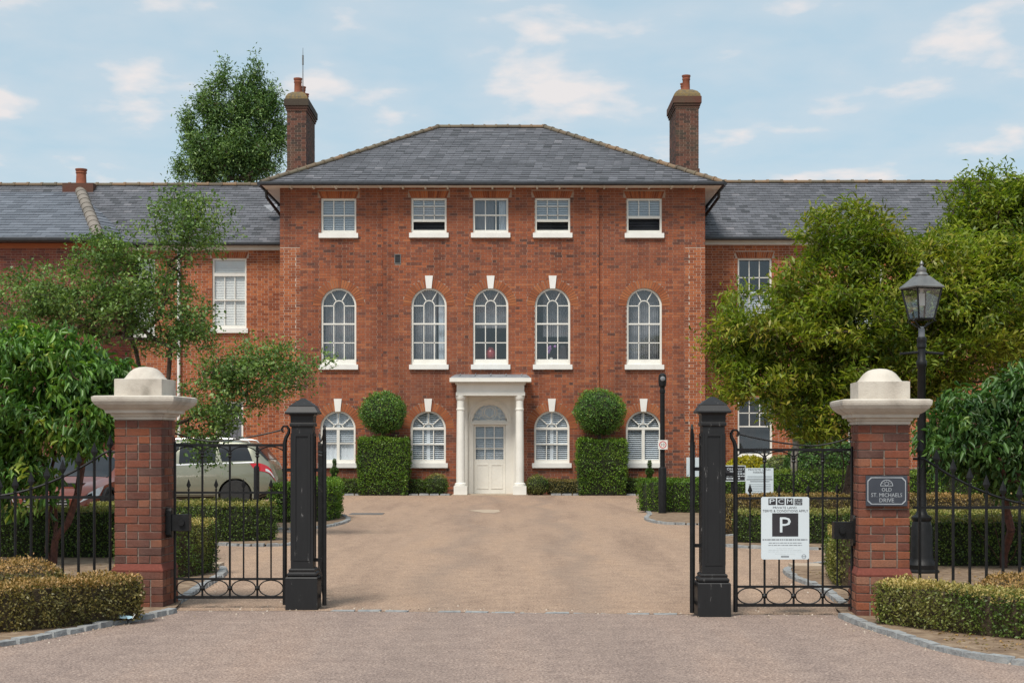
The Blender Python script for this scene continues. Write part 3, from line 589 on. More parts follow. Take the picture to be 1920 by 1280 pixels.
# ================================================================== MAIN BUILDING
YF = 43.4; YC = YF - 0.06
XL, XR = PX(525, YF), PX(1322, YF); XA, XB = PX(719, YF), PX(1123, YF)
ZT = PZ(344, YF)
HOUSE = thing('main_building', 'three storey red brick house with hipped slate roof and white columned porch', 'building', ((XL + XR) / 2, YF, 0))
def wx(px): return PX(px, YF)
def wz(py): return PZ(py, YF)
WW = 66 / FPX * YF
cols = [635, 804.5, 920, 1036, 1208]
wins = []
for i, c in enumerate(cols):
    wins.append(dict(c=wx(c), z0=wz(438), h=wz(372) - wz(438), arch=False, st='top', i=i))
    wins.append(dict(c=wx(c), z0=wz(684), h=wz(540) - wz(684), arch=True, st='first', i=i))
    if i != 2: wins.append(dict(c=wx(c - 1.5), z0=wz(868), h=wz(770) - wz(868), arch=True, st='ground', i=i))
RING = 0.245
def panel(x0, x1, y, seed):
    ws = [w_ for w_ in wins if x0 < w_['c'] < x1]; holes = []; bl = []
    for w_ in ws:
        holes.append(arch_outline(w_['c'], w_['z0'], WW, w_['h'], 20, w_['arch']))
        if w_['arch']: bl.append(arch_block(w_['c'], w_['z0'] - 0.14, WW, w_['h'] + 0.14, RING))
        else: bl.append(rect_block(w_['c'] - WW / 2, w_['c'] + WW / 2, w_['z0'] - 0.12, w_['z0'] + w_['h'])); bl.append(rect_block(w_['c'] - WW / 2 - 0.1, w_['c'] + WW / 2 + 0.1, w_['z0'] + w_['h'], w_['z0'] + w_['h'] + 0.215))
    if x0 < wx(920) < x1:
        dx0, dx1 = wx(878), wx(961); holes.append([(dx0, -0.02), (dx1, -0.02), (dx1, wz(746)), (dx0, wz(746))]); bl.append(rect_block(wx(862), wx(977), -1, wz(716)))
        holes[-1] = [(dx0, 0.01), (dx1, 0.01), (dx1, wz(746)), (dx0, wz(746))]
        vx0, vx1 = wx(740), wx(752); bl.append(rect_block(vx0, vx1, wz(495), wz(477)))
    sheet('wall', [(x0, 0), (x1, 0), (x1, ZT), (x0, ZT)], holes, y, 'mortar', HOUSE, 0.2)
    q0, q1 = 7.15, 0.47
    if x0 == XL: bl.append(lambda z: (XL - 1, XL + q1 + (0.11 if int(z / 0.302) % 2 else 0)) if z < q0 else None)
    if x1 == XR: bl.append(lambda z: (XR - q1 - (0.11 if int(z / 0.302) % 2 else 0), XR + 1) if z < q0 else None)
    mb = MB(); bands = [(random.random(), random.uniform(-.12, .12)) for _ in range(200)]
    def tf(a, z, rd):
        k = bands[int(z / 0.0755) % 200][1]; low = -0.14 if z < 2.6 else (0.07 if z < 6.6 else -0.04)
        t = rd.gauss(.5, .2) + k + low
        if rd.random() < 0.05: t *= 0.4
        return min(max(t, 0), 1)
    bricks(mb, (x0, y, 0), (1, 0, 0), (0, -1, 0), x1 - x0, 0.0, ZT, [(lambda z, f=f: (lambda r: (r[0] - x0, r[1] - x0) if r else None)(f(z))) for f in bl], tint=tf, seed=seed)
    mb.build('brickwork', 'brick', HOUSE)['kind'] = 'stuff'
    return ws
panel(XL, XA, YF, 1); panel(XA, XB, YC, 2); panel(XB, XR, YF, 3)
for xx in (XA, XB):
    b = MB(); b.box(xx - 0.004, xx + 0.004, YC + 0.001, YF + 0.1, 0, ZT); b.build('return_wall', 'brick', HOUSE)
# quoins in brighter brick with pale joints
for x0, sgn in ((XL, 1), (XR, -1)):
    b = MB(); xa, xb = sorted((x0, x0 + sgn * 0.58)); b.box(xa, xb, YF - 0.0025, YF + 0.02, 0.0, 7.15); b.build('quoin_bed', 'mortar_light', HOUSE)
    b = MB(); f = lambda z: None
    blk = (lambda z: (0.47 + (0.11 if int(z / 0.302) % 2 else 0), 9)) if sgn > 0 else (lambda z: (-9, 0.58 - 0.47 - (0.11 if int(z / 0.302) % 2 else 0)))
    bricks(b, (xa, YF - 0.0025, 0), (1, 0, 0), (0, -1, 0), 0.58, 0.0, 7.15, [blk], seed=9, joint=0.013); b.build('quoin_bricks', 'brick_wing', HOUSE)['kind'] = 'stuff'
# side and back walls, floors inside
b = MB(); b.box(XL, XL + 0.2, YF + 0.21, YF + 10.2, 0, ZT); b.box(XR - 0.2, XR, YF + 0.21, YF + 10.2, 0, ZT); b.box(XL, XR, YF + 10.2, YF + 10.4, 0, ZT); b.build('rear_walls', 'brick', HOUSE)
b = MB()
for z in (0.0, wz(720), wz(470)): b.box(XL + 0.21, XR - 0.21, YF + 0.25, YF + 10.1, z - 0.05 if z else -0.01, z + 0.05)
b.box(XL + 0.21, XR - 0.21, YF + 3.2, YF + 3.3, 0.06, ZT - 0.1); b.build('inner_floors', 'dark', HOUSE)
# voussoirs and keystones
NV = 26; da = math.pi / NV; ri, ro = WW / 2 + 0.004, WW / 2 + RING - 0.006
def wedge(a): return [(ri * math.sin(-a), ri * math.cos(a)), (ri * math.sin(a), ri * math.cos(a)), (ro * math.sin(a), ro * math.cos(a)), (ro * math.sin(-a), ro * math.cos(a))]
b = MB(); b.prism(wedge(da / 2 * 0.84), -0.012, 0.1); o = b.build('arch_brick', 'brick_arch'); WED = o.data; bpy.data.objects.remove(o)
def yface(cx): return YC if XA < cx < XB else YF
for w_ in wins:
    if not w_['arch']:
        b = MB(); c = w_['c']; zt = w_['z0'] + w_['h']; n = 17
        for k in range(n):
            f0 = (k - n / 2) / n; s0 = 1 + 0.16; xa, xb = c + WW * f0, c + WW * (f0 + 0.9 / n)
            b.cur = random.random(); b.prism([(xa, zt + 0.003), (xb, zt + 0.003), (c + (xb - c) * s0, zt + 0.205), (c + (xa - c) * s0, zt + 0.205)], yface(c) - 0.009, yface(c) + 0.08)
        b.build('flat_arch', 'brick_wing', HOUSE)['kind'] = 'stuff'; continue
    zs = w_['z0'] + w_['h'] - WW / 2; key = w_['st'] == 'ground' or w_['i'] in (1, 2, 3); yf = yface(w_['c'])
    for k in range(NV):
        a = -math.pi / 2 + (k + 0.5) * da
        if key and abs(a) < 0.13: continue
        inst('arch_brick', WED, HOUSE, Vector((w_['c'], yf, zs)) - wloc(HOUSE), rot=(0, a, 0))
    if key:
        b = MB(); kz0, kz1 = zs + WW / 2 - 0.02, zs + WW / 2 + 0.35; b.prism([(w_['c'] - 0.075, kz0), (w_['c'] + 0.075, kz0), (w_['c'] + 0.115, kz1), (w_['c'] - 0.115, kz1)], yf - 0.045, yf + 0.1)
        b.build('keystone', 'white', HOUSE)
# ------------------------------------------------------------------ windows
def slats(cx, z0, z1, w, y, mat, parent, arch_zs=None, pitch=0.058, tilt=0.5, cant=0.045):
    b = MB(); z = z0 + pitch / 2
    while z < z1:
        hw = w / 2
        if arch_zs is not None and z > arch_zs:
            q = (w / 2) ** 2 - (z - arch_zs) ** 2
            if q <= 0.004: break
            hw = math.sqrt(q)
        dz = cant * tilt / 2; dyy = cant * 0.5
        b.add([(cx - hw, y - dyy, z - dz), (cx + hw, y - dyy, z - dz), (cx + hw, y + dyy, z + dz), (cx - hw, y + dyy, z + dz),
               (cx - hw, y - dyy, z - dz - 0.004), (cx + hw, y - dyy, z - dz - 0.004), (cx + hw, y + dyy, z + dz - 0.004), (cx - hw, y + dyy, z + dz - 0.004)],
              [(0, 1, 2, 3), (7, 6, 5, 4), (0, 4, 5, 1), (2, 6, 7, 3)])
        z += pitch
    o = b.build('blind', mat, parent); return o
def pane(poly, y, parent, mat='glass'):
    b = MB(); b.add([(a, y, c) for a, c in poly], [tuple(range(len(poly)))]); return b.build('pane', mat, parent)
def rect(x0, x1, z0, z1): return [(x0, z0), (x1, z0), (x1, z1), (x0, z1)]
def sector(cx, cz, r0, r1, a0, a1, n=7):
    A = [R(a0 + (a1 - a0) * k / n) for k in range(n + 1)]
    return [(cx + r1 * math.cos(a), cz + r1 * math.sin(a)) for a in A] + ([(cx + r0 * math.cos(a), cz + r0 * math.sin(a)) for a in reversed(A)] if r0 > 0 else [(cx, cz)])
def arc_bar(b, cx, cz, r, a0, a1, w, y0, y1, n=12):
    A = [R(a0 + (a1 - a0) * k / n) for k in range(n + 1)]
    o = [(cx + (r + w / 2) * math.cos(a), cz + (r + w / 2) * math.sin(a)) for a in A]; i = [(cx + (r - w / 2) * math.cos(a), cz + (r - w / 2) * math.sin(a)) for a in A]
    b.strip(o, i, y0, y1, closed=False)
def sill(parent, cx, z0, w, yf, h=0.13, ov=0.06, pr=0.09):
    b = MB(); b.box(cx - w / 2 - ov, cx + w / 2 + ov, yf - pr, yf + 0.15, z0 - h, z0 + 0.005); b.box(cx - w / 2 - ov + .01, cx + w / 2 + ov - .01, yf - pr + 0.02, yf + 0.14, z0 - h - 0.012, z0 - h + .001)
    return b.build('sill', 'white', parent)
def curtain(parent, cx, z0, z1, w, y, mat, waves=14, amp=0.03):
    b = MB(); n = waves * 4; vs = []
    for k in range(n + 1):
        x = cx - w / 2 + w * k / n; yy = y + amp * math.sin(k / 4 * 2 * math.pi) + random.uniform(-.008, .008)
        vs += [(x, yy, z0), (x, yy, z1)]
    b.add(vs, [(2 * k, 2 * k + 2, 2 * k + 3, 2 * k + 1) for k in range(n)]); return b.build('curtain', mat, parent, smooth=True)
def window(root, cx, z0, w, h, yf, st, i, arch):
    t = 0.055; bt = 0.10; y0, y1 = yf + 0.05, yf + 0.15
    fr = MB(); outer = arch_outline(cx, z0, w, h, 20, arch); inner = arch_outline(cx, z0 + bt, w - 2 * t, h - bt - t, 20, arch)
    fr.strip(outer, inner, y0, y1); win = fr.build('window', 'paint', root)
    sill(win, cx, z0, w, yf)
    iw = w - 2 * t; x0, x1 = cx - iw / 2, cx + iw / 2; zb = z0 + bt; zt = z0 + h - t; yg = yf + 0.105; b = MB(); ya, yb = yf + 0.085, yf + 0.13; bw = 0.026
    c3 = [x0, x0 + iw / 3, x0 + 2 * iw / 3, x1]
    if st == 'top':
        op = {1: 0.30, 3: 0.30, 4: 0.42}.get(i, 0); zm = zb + (zt - zb) * 0.5
        if not op:
            rows = [(zb, zm), (zm, zt)]; b.bar((x0, zm), (x1, zm), 0.04, ya - 0.02, yb)
        else:
            zg = zb + (zt - zb) * op; rows = [(zg + 0.05, zt)] if i == 4 else [(zg + 0.05, zm), (zm, zt - 0.17), (zt - 0.17, zt)]
            b.bar((x0, zg + 0.02), (x1, zg + 0.02), 0.075, ya - 0.02, yb)
            if i != 4: b.bar((x0, zm), (x1, zm), 0.028, ya, yb); b.bar((x0, zt - 0.17), (x1, zt - 0.17), 0.024, ya, yb)
            slats(cx, zb, zg, iw, yf + 0.2, 'blind_dark', win, pitch=0.045)
        for za, zc in rows:
            for k in range(3): pane(rect(c3[k], c3[k + 1], za, zc), yg, win)
        for k in (1, 2): b.bar((c3[k], rows[0][0]), (c3[k], zt), bw, ya, yb)
        if i == 2: curtain(win, cx - 0.18, zb, zt, iw * 0.62, yf + 0.26, 'curtain'); curtain(win, cx + 0.36, zb, zt, iw * 0.26, yf + 0.24, 'blind', 5)
        else: slats(cx, rows[0][0], zt, iw, yf + 0.165, 'blind', win, pitch=0.05, cant=0.05, tilt=0.75)
    elif st == 'first':
        zs = z0 + h - w / 2; r = w / 2 - t; a = iw / 6; zm = z0 + (684 - 607) / FPX * YF; zq = (zb + zm) / 2
        b.bar((x0, zm), (x1, zm), 0.045, ya - 0.02, yb); b.bar((x0, zq), (x1, zq), bw, ya, yb); b.bar((x0, zs), (c3[1], zs), bw, ya, yb); b.bar((c3[2], zs), (x1, zs), bw, ya, yb)
        for k in (1, 2): b.bar((c3[k], zb), (c3[k], zs), bw, ya, yb)
        arc_bar(b, cx, zs, a, 0, 180, bw, ya, yb)
        for g in (60, 120): b.bar((cx + a * math.cos(R(g)), zs + a * math.sin(R(g))), (cx + r * math.cos(R(g)), zs + r * math.sin(R(g))), bw, ya, yb)
        for za, zc in ((zb, zq), (zq, zm)):
            for k in range(3): pane(rect(c3[k], c3[k + 1], za, zc), yg, win)
        pane(rect(c3[0], c3[1], zm, zs), yg, win); pane(rect(c3[2], c3[3], zm, zs), yg, win)
        pane(rect(c3[1], c3[2], zm, zs)[:2] + sector(cx, zs, 0, a, 0, 180, 10)[:-1], yg, win)
        for g0, g1 in ((0, 60), (60, 120), (120, 180)): pane(sector(cx, zs, a, r, g0, g1), yg, win)
        b.bar((x0, zb + 0.03), (x1, zb + 0.03), 0.07, ya - 0.01, yb)
        if i in (0, 4): curtain(win, cx, zb, zt + .1, iw * 0.98, yf + 0.34, 'curtain', 16)
        elif i == 1: curtain(win, cx - 0.12, zb, zt + .1, iw * 0.7, yf + 0.34, 'curtain', 11); curtain(win, cx + 0.36, zb, zt, iw * 0.2, yf + 0.26, 'blind', 4)
        elif i == 2: curtain(win, cx, zm - 0.1, zt + .1, iw * 0.98, yf + 0.36, 'curtain', 15)
        else: curtain(win, cx + 0.1, zq + 0.2, zt + .1, iw * 0.8, yf + 0.5, 'curtain', 12)
    elif st == 'ground':
        zs = z0 + h - w / 2; r = w / 2 - t; a = iw * 0.16; g = (90, 42, 138); b.bar((x0, zs), (x1, zs), 0.075, ya - 0.02, yb)
        arc_bar(b, cx, zs, a, 0, 180, bw, ya, yb)
        for q in g: b.bar((cx + a * math.cos(R(q)), zs + a * math.sin(R(q))), (cx + r * math.cos(R(q)), zs + r * math.sin(R(q))), bw, ya, yb)
        pane(sector(cx, zs, 0, a, 0, 180)[:-1], yg, win)
        for g0, g1 in ((0, 42), (42, 90), (90, 138), (138, 180)): pane(sector(cx, zs, a, r, g0, g1), yg, win)
        zm = (zb + zs) / 2
        if i in (0, 4):
            b.bar((cx, zb), (cx, zs), 0.085, ya - 0.015, yb); xs = [x0, cx, x1]
            if i == 0: b.bar((x0, zm + .02), (x1, zm + .02), 0.03, ya, yb)
        else:
            xs = c3; b.bar((x0, zm), (x1, zm), 0.04, ya - 0.02, yb)
            for k in (1, 2): b.bar((c3[k], zb), (c3[k], zs), bw, ya, yb)
        for za, zc in ((zb, zm), (zm, zs)):
            for xa, xb in zip(xs, xs[1:]): pane(rect(xa, xb, za, zc), yg, win)
        if i == 0:
            slats(cx, zm, zt, iw, yf + 0.165, 'blind', win, zs, tilt=0.8); curtain(win, cx, zb, zm, iw, yf + 0.16, 'blind', 6, 0.004)
        else: slats(cx, zb, zt, iw, yf + 0.165, 'blind', win, zs, tilt=0.8)
        q = MB(); q.box(cx - 0.05, cx + 0.05, yf + 0.135, yf + 0.14, zb, zs + r * 0.95); q.build('shutter_stile', 'blind', win)
    elif st == 'wing':
        zs = zt - (zt - zb) * 0.22 if i == 0 else zt - 0.02
        zm = zb + (zs - zb) * 0.5
        b.bar((x0, zm), (x1, zm), 0.04, ya - 0.02, yb)
        if i == 0: b.bar((x0, zs), (x1, zs), 0.10, ya - 0.03, yb); pane(rect(x0, x1, zs, zt), yg, win)
        for za, zc in ((zb, zm), (zm, zs)):
            cc = c3 if i != 2 or za == zm else [x0, x1]
            for xa, xb in zip(cc, cc[1:]): pane(rect(xa, xb, za, zc), yg, win)
        for k in (1, 2): b.bar((c3[k], zm if i == 2 else zb), (c3[k], zs), bw, ya, yb)
        if i in (1, 2): b.bar((x0, (zm + zs) / 2), (x1, (zm + zs) / 2), bw, ya, yb)
        if i == 0: slats(cx, zb, zt, iw, yf + 0.155, 'white', win, pitch=0.05, cant=0.05, tilt=1.9)
        if i == 1: slats(cx, zb, zb + (zs - zb) * .55, iw, yf + 0.165, 'blind', win, pitch=0.05, cant=0.06, tilt=0.9)
        if i == 2: curtain(win, cx, zb, zm, iw, yf + 0.2, 'dark', 5, 0.004)
    b.build('glazing_bars', 'paint', win)
    return win
for w_ in wins: window(HOUSE, w_['c'], w_['z0'], WW, w_['h'], yface(w_['c']), w_['st'], w_['i'], w_['arch'])
# vent
b = MB(); vx0, vx1, vz0, vz1 = wx(740), wx(752), wz(495), wz(477); b.strip(rect(vx0, vx1, vz0, vz1), rect(vx0 + .02, vx1 - .02, vz0 + .02, vz1 - .02), YC - 0.02, YC + 0.1); o = b.build('vent', 'ducting', HOUSE)
b = MB(); b.box(vx0 + .02, vx1 - .02, YC - 0.004, YC + 0.05, vz0 + .02, vz1 - .02); b.build('vent_grille', 'dark', o)
# ------------------------------------------------------------------ roofs
def slate_plane(mb, A, u, v, n, S, left, right, exp=0.19, wd=0.26, seed=0):
    rd = random.Random(seed); k = 0; s_ = 0.0; A, u, v, n = map(Vector, (A, u, v, n))
    while s_ < S:
        h = min(exp, S - s_); l, r = left(s_ + h / 2), right(s_ + h / 2); x = l - (wd / 2 if k % 2 else 0) + rd.uniform(-.01, .01)
        while x < r:
            a, b_ = max(x, l), min(x + wd - 0.006, r)
            if b_ - a > 0.03:
                mb.cur = min(1, max(0, rd.gauss(0.5, 0.22))) if rd.random() > 0.08 else rd.random() * 0.12
                lift = 0.022 + rd.uniform(-.003, .005); p = [A + u * a + v * s_ + n * lift, A + u * b_ + v * s_ + n * (lift + rd.uniform(-.003, .003)), A + u * b_ + v * (s_ + h + 0.03) + n * 0.006, A + u * a + v * (s_ + h + 0.03) + n * 0.006]
                q = [p[0] - n * 0.014, p[1] - n * 0.014]
                mb.add([tuple(i) for i in p + q], [(0, 1, 2, 3), (4, 5, 1, 0), (0, 3, 4), (1, 5, 2)])
            x += wd
        s_ += exp; k += 1
OV = 0.5; EY = YF - OV; EZ = PZ(344, EY); EXL, EXR = PX(489, EY), PX(1356, EY)
HB = 5.1; RY = EY + HB; RZ = PZ(240, RY); RXL, RXR = PX(822, RY), PX(1020, RY); BY = EY + 2 * HB
roof = MB(); roof.add([(EXL, EY, EZ), (EXR, EY, EZ), (EXR, BY, EZ), (EXL, BY, EZ), (RXL, RY, RZ), (RXR, RY, RZ)], [(0, 1, 5, 4), (1, 2, 5), (2, 3, 4, 5), (3, 0, 4)])
ROOF = roof.build('roof', 'slate', HOUSE)
b = MB(); b.box(EXL + .03, EXR - .03, EY + .03, BY - .03, EZ - 0.05, EZ - 0.01); b.build('soffit', 'paint', ROOF)
b = MB(); vdir = Vector((0, HB, RZ - EZ)); SL = vdir.length; vdir.normalize(); nd = Vector((0, -vdir.z, vdir.y)); Wd = EXR - EXL
slate_plane(b, (EXL, EY, EZ), (1, 0, 0), vdir, nd, SL, lambda s_: (RXL - EXL) * s_ / SL, lambda s_: Wd - (EXR - RXR) * s_ / SL, seed=4); b.build('slates', 'slate', ROOF)['kind'] = 'stuff'
b = MB(); prof = [(0.13 * math.cos(R(a)), 0.13 * math.sin(R(a)) - 0.03) for a in range(-10, 191, 20)]
def tile_mesh(nm, mat, L=0.36, r=0.10):
    b = MB(); A = [R(a) for a in range(-20, 201, 22)]; vs = []; m = len(A)
    for x, rr in ((0, r), (L - 0.06, r), (L - 0.06, r + 0.022), (L, r + 0.022)):
        for a in A: vs.append((x, rr * math.cos(a), rr * math.sin(a) * 0.85))
    fs = []
    for j in range(3):
        for k in range(m - 1): fs.append((j * m + k, j * m + k + 1, (j + 1) * m + k + 1, (j + 1) * m + k))
    fs.append(tuple(range(m))); fs.append(tuple(range(3 * m, 4 * m)))
    b.add(vs, fs); o = b.build(nm, mat, smooth=True); me = o.data; bpy.data.objects.remove(o); return me
RT = tile_mesh('ridge_tile', 'ridge', 0.36, 0.085)
def ridge_line(p0, p1, parent, me=RT, step=0.36, name='ridge_tile'):
    p0, p1 = Vector(p0), Vector(p1); d = (p1 - p0); L = d.length; d.normalize(); y = Vector((0, 0, 1)).cross(d).normalized(); z = d.cross(y); n = max(1, round(L / step)); off = wloc(parent)
    for k in range(n):
        o = bpy.data.objects.new(name, me); COL.objects.link(o); o.parent = parent; q = p0 + d * (k * L / n) - off
        m = Matrix((d * (L / n / 0.36), y, z)).transposed().to_4x4(); o.matrix_local = Matrix.Translation(q + Vector((0, 0, random.uniform(-.004, .006)))) @ m
ridge_line((RXL, RY, RZ + .03), (RXR, RY, RZ + .03), ROOF)
ridge_line((EXL, EY, EZ + .03), (RXL, RY, RZ + .03), ROOF); ridge_line((EXR, EY, EZ + .03), (RXR, RY, RZ + .03), ROOF)
def gutter(p0, p1, parent, r=0.06):
    b = MB(); b.tube([p0, p1], r, 8); return b.build('gutter', 'gutter', parent, smooth=True)
gutter((EXL, EY - 0.05, EZ - 0.01), (EXR, EY - 0.05, EZ - 0.01), ROOF); gutter((EXL - 0.05, EY - .05, EZ - 0.01), (EXL - 0.05, BY, EZ - 0.01), ROOF); gutter((EXR + 0.05, EY - .05, EZ - 0.01), (EXR + 0.05, BY, EZ - 0.01), ROOF)
for k in range(19):
    x = XL + 0.35 + k * (XR - XL - 0.7) / 18; b = MB(); b.box(x - 0.025, x + 0.025, EY + 0.12, YF - .065, EZ - 0.095, EZ - 0.052); b.build('rafter_end', 'paint', ROOF)
for x, s_ in ((XL, -1), (XR, 1)):
    b = MB(); b.tube([(x + s_ * 0.45, YF + 0.3, EZ - 0.05), (x + s_ * 0.45, YF + 0.35, EZ - 0.25), (x + s_ * 0.10, YF + 1.2, EZ - 0.75), (x + s_ * 0.06, YF + 1.3, EZ - 1.0)], 0.045, 8); b.build('downpipe', 'gutter', HOUSE, smooth=True)
# ------------------------------------------------------------------ chimneys of the main block
def pot(parent, x, y, z, h=0.5, r=0.13):
    b = MB(); b.lathe([(r * 1.05, 0), (r * 0.95, 0.06), (r * 0.88, h * 0.7), (r * 1.0, h * 0.74), (r * 1.0, h * 0.8), (r * 0.88, h * 0.83), (r * 1.08, h * 0.93), (r * 1.08, h), (r * 0.8, h), (r * 0.78, h - 0.08)], 14, x, y, cz=z); return b.build('chimney_pot', 'pot', parent, smooth=True)
def chimney(px0, px1, ytop, dp, D, inner, pots):
    x0, x1 = PX(px0, D), PX(px1, D); zt = PZ(ytop, D); zb = EZ + 0.1; zc = zt - 0.62
    b = MB(); b.box(x0 + .006, x1 - .006, D + .006, D + dp - .006, zb, zc); ch = b.build('chimney', 'mortar', HOUSE)
    b = MB(); sx = x1 if inner > 0 else x0; f1 = lambda z: None
    bricks(b, (x0, D + .006, 0), (1, 0, 0), (0, -1, 0), x1 - x0, zb, zc, seed=3)
    if inner > 0: bricks(b, (x1 - .006, D, 0), (0, 1, 0), (1, 0, 0), dp, zb, zc, seed=5)
    else: bricks(b, (x0 + .006, D + dp, 0), (0, -1, 0), (-1, 0, 0), dp, zb, zc, seed=5)
    b.build('brickwork', 'brick_chimney', ch)['kind'] = 'stuff'
    b = MB(); zz = zb + (zc - zb) * 0.34
    b.box(x0 - .03, x1 + .03, D - .03, D + dp + .03, zz, zz + .12); b.build('string_course', 'brick_chimney', ch); b = MB()
    for (za, zd, e) in ((zc, zc + 0.075, 0.03), (zc + 0.076, zc + 0.15, 0.055), (zc + 0.151, zc + 0.36, 0.085)):
        b.cur = random.random() * .6; b.box(x0 - e, x1 + e, D - e, D + dp + e, za, zd)
    b.build('oversailing_courses', 'brick_chimney', ch)
    b = MB(); xm, wd = (x0 + x1) / 2, (x1 - x0)
    for k, (s_, z) in enumerate(((1.0, 0.361), (0.99, 0.44), (0.85, 0.53), (0.5, 0.62))): pass
    prof = [(1.18, 0.361), (1.12, 0.45), (0.9, 0.55), (0.5, 0.63)]; vs = []; fs = []
    for s_, z in prof:
        hx, hy = wd / 2 * s_, dp / 2 + (s_ - 1) * wd / 2; vs += [(xm - hx, D + dp / 2 - hy, zc + z), (xm + hx, D + dp / 2 - hy, zc + z), (xm + hx, D + dp / 2 + hy, zc + z), (xm - hx, D + dp / 2 + hy, zc + z)]
    for i in range(3):
        for k in range(4): a = i * 4 + k; c = i * 4 + (k + 1) % 4; fs.append((a, c, c + 4, a + 4))
    fs.append((12, 13, 14, 15)); b.add(vs, fs); b.build('flaunching', 'lichen', ch)
    for (fy, h) in pots: pot(ch, xm + (0.02 if fy > .3 else 0), D + dp * fy, zc + 0.56, h)
    return ch, xm, zc
c1, xm, zc = chimney(538, 574, 171, 2.1, 47.6, 1, ((0.15, 0.54), (0.5, 0.44), (0.85, 0.38)))
b = MB(); b.tube([(xm + 0.12, 48.2, zc + 0.5), (xm + 0.12, 48.2, PZ(118, 48.2)), (xm + 0.12, 48.2, PZ(90, 48.2))], [0.018, 0.014, 0.006], 6); b.tube([(xm + 0.12, 48.2, PZ(122, 48.2)), (xm + 0.12, 48.2, PZ(104, 48.2))], 0.028, 8); b.build('aerial', 'ducting', c1)
chimney(1267, 1310, 166, 1.9, 47.6, -1, ((0.15, 0.54), (0.5, 0.44), (0.85, 0.38)))
# ------------------------------------------------------------------ porch and door
PORCH_Y = YC - 0.75
b = MB(); zE0, zE1 = wz(743), wz(717)
b.box(wx(857), wx(984), PORCH_Y - 0.13, YC - 0.002, zE0, zE0 + 0.10); b.box(wx(858.5), wx(982.5), PORCH_Y - 0.11, YC - 0.002, zE0 + 0.10, zE1 - 0.08); b.box(wx(856), wx(985), PORCH_Y - 0.16, YC - 0.002, zE1 - 0.08, zE1 - 0.02)
PORCH = b.build('porch', 'paint', HOUSE)
b = MB(); b.box(wx(846), wx(995), PORCH_Y - 0.34, YC - 0.001, zE1 - 0.02, zE1 + 0.09); b.build('cornice', 'paint', PORCH)
b = MB(); n = 30
for k in range(n): x = wx(860) + (wx(981) - wx(860)) * k / (n - 1); b.box(x - 0.018, x + 0.018, PORCH_Y - 0.22, PORCH_Y - 0.16, zE1 - 0.075, zE1 - 0.022)
b.build('dentils', 'paint', PORCH)
b = MB(); x0, x1 = wx(846) + .02, wx(995) - .02; b.add([(x0, PORCH_Y - .32, zE1 + .091), (x1, PORCH_Y - .32, zE1 + .091), (x1, YC, zE1 + .091), (x0, YC, zE1 + .091), (x0 + .03, PORCH_Y - .28, zE1 + .13), (x1 - .03, PORCH_Y - .28, zE1 + .13), (x1 - .12, YC, zE1 + 0.24), (x0 + .12, YC, zE1 + 0.24)], [(0, 1, 5, 4), (1, 2, 6, 5), (3, 0, 4, 7), (4, 5, 6, 7)])
for k in range(5): x = x0 + 0.25 + k * (x1 - x0 - 0.5) / 4; b.tube([(x, PORCH_Y - .27, zE1 + .14), (x, YC, zE1 + .245)], 0.02, 6)
b.build('lead_roof', 'lead', PORCH)
for px in (865.5, 974):
    x = wx(px); r = 0.125; b = MB(); zc0 = wz(905); zc1 = zE0
    b.lathe([(r * 1.02, zc0), (r * 1.0, zc0 + 0.6), (r * 0.88, zc1 - 0.42), (r * 0.98, zc1 - 0.41), (r * 0.98, zc1 - 0.37), (r * 0.86, zc1 - 0.36), (r * 0.86, zc1 - 0.14), (r * 1.0, zc1 - 0.12), (r * 1.12, zc1 - 0.05), (r * 1.12, zc1 - 0.001)], 20, x, PORCH_Y)
    c_ = b.build('column', 'paint', PORCH, smooth=True)
    b = MB(); b.lathe([(r * 1.35, wz(908) - .02), (r * 1.4, wz(908)), (r * 1.3, zc0 + .01), (r * 1.05, zc0 + .03)], 20, x, PORCH_Y); b.box(x - 0.19, x + 0.19, PORCH_Y - 0.19, PORCH_Y + 0.19, 0.0, wz(908) - .015); b.build('column_base', 'paint', c_, smooth=True)
    b = MB(); xs = x + (0.05 if px < 900 else -0.05); b.box(xs - 0.13, xs + 0.13, YC - 0.10, YC - 0.001, 0.0, zE0 - .001); b.build('pilaster', 'door', PORCH)
# door case: side panels, arch with fanlight, door leaf
dl, dr = wx(888), wx(948); dc = (dl + dr) / 2; dz = wz(796); fz = wz(789); fr_ = 0.5
b = MB(); out = rect(wx(872), wx(967), 0.012, zE0 - .002)
hole = [(dl, 0.012), (dr, 0.012), (dr, dz), (dl, dz)]; arc = [(dc + fr_ * math.cos(a), fz + fr_ * math.sin(a)) for a in [math.pi * k / 18 for k in range(19)]]
loops = [[Vector((a, c, 0)) for a, c in rect(wx(870), wx(969), 0.012, zE0 - .002)], [Vector((a, c, 0)) for a, c in [(dl, 0.02), (dr, 0.02), (dr, dz), (dl, dz)]], [Vector((a, c, 0)) for a, c in arc]]
fl = [p for l in loops for p in l]; b.add([(p.x, YC - 0.03, p.y) for p in fl], [tuple(t) for t in tessellate_polygon(loops)])
for h in loops[1:]:
    n = len(h); b.add([(p.x, YC - 0.03, p.y) for p in h] + [(p.x, YC + 0.1, p.y) for p in h], [(k, (k + 1) % n, n + (k + 1) % n, n + k) for k in range(n)])
arc_bar(b, dc, fz, fr_ + 0.10, 0, 180, 0.05, YC - 0.055, YC - 0.03, 18); b.box(wx(873), dl - .09, YC - 0.05, YC - 0.03, fz - 0.03, fz + 0.03); b.box(dr + .09, wx(966), YC - 0.05, YC - 0.03, fz - 0.03, fz + 0.03)
b.box(dl - 0.06, dr + 0.06, YC - 0.06, YC - 0.031, dz + .005, dz + 0.06)
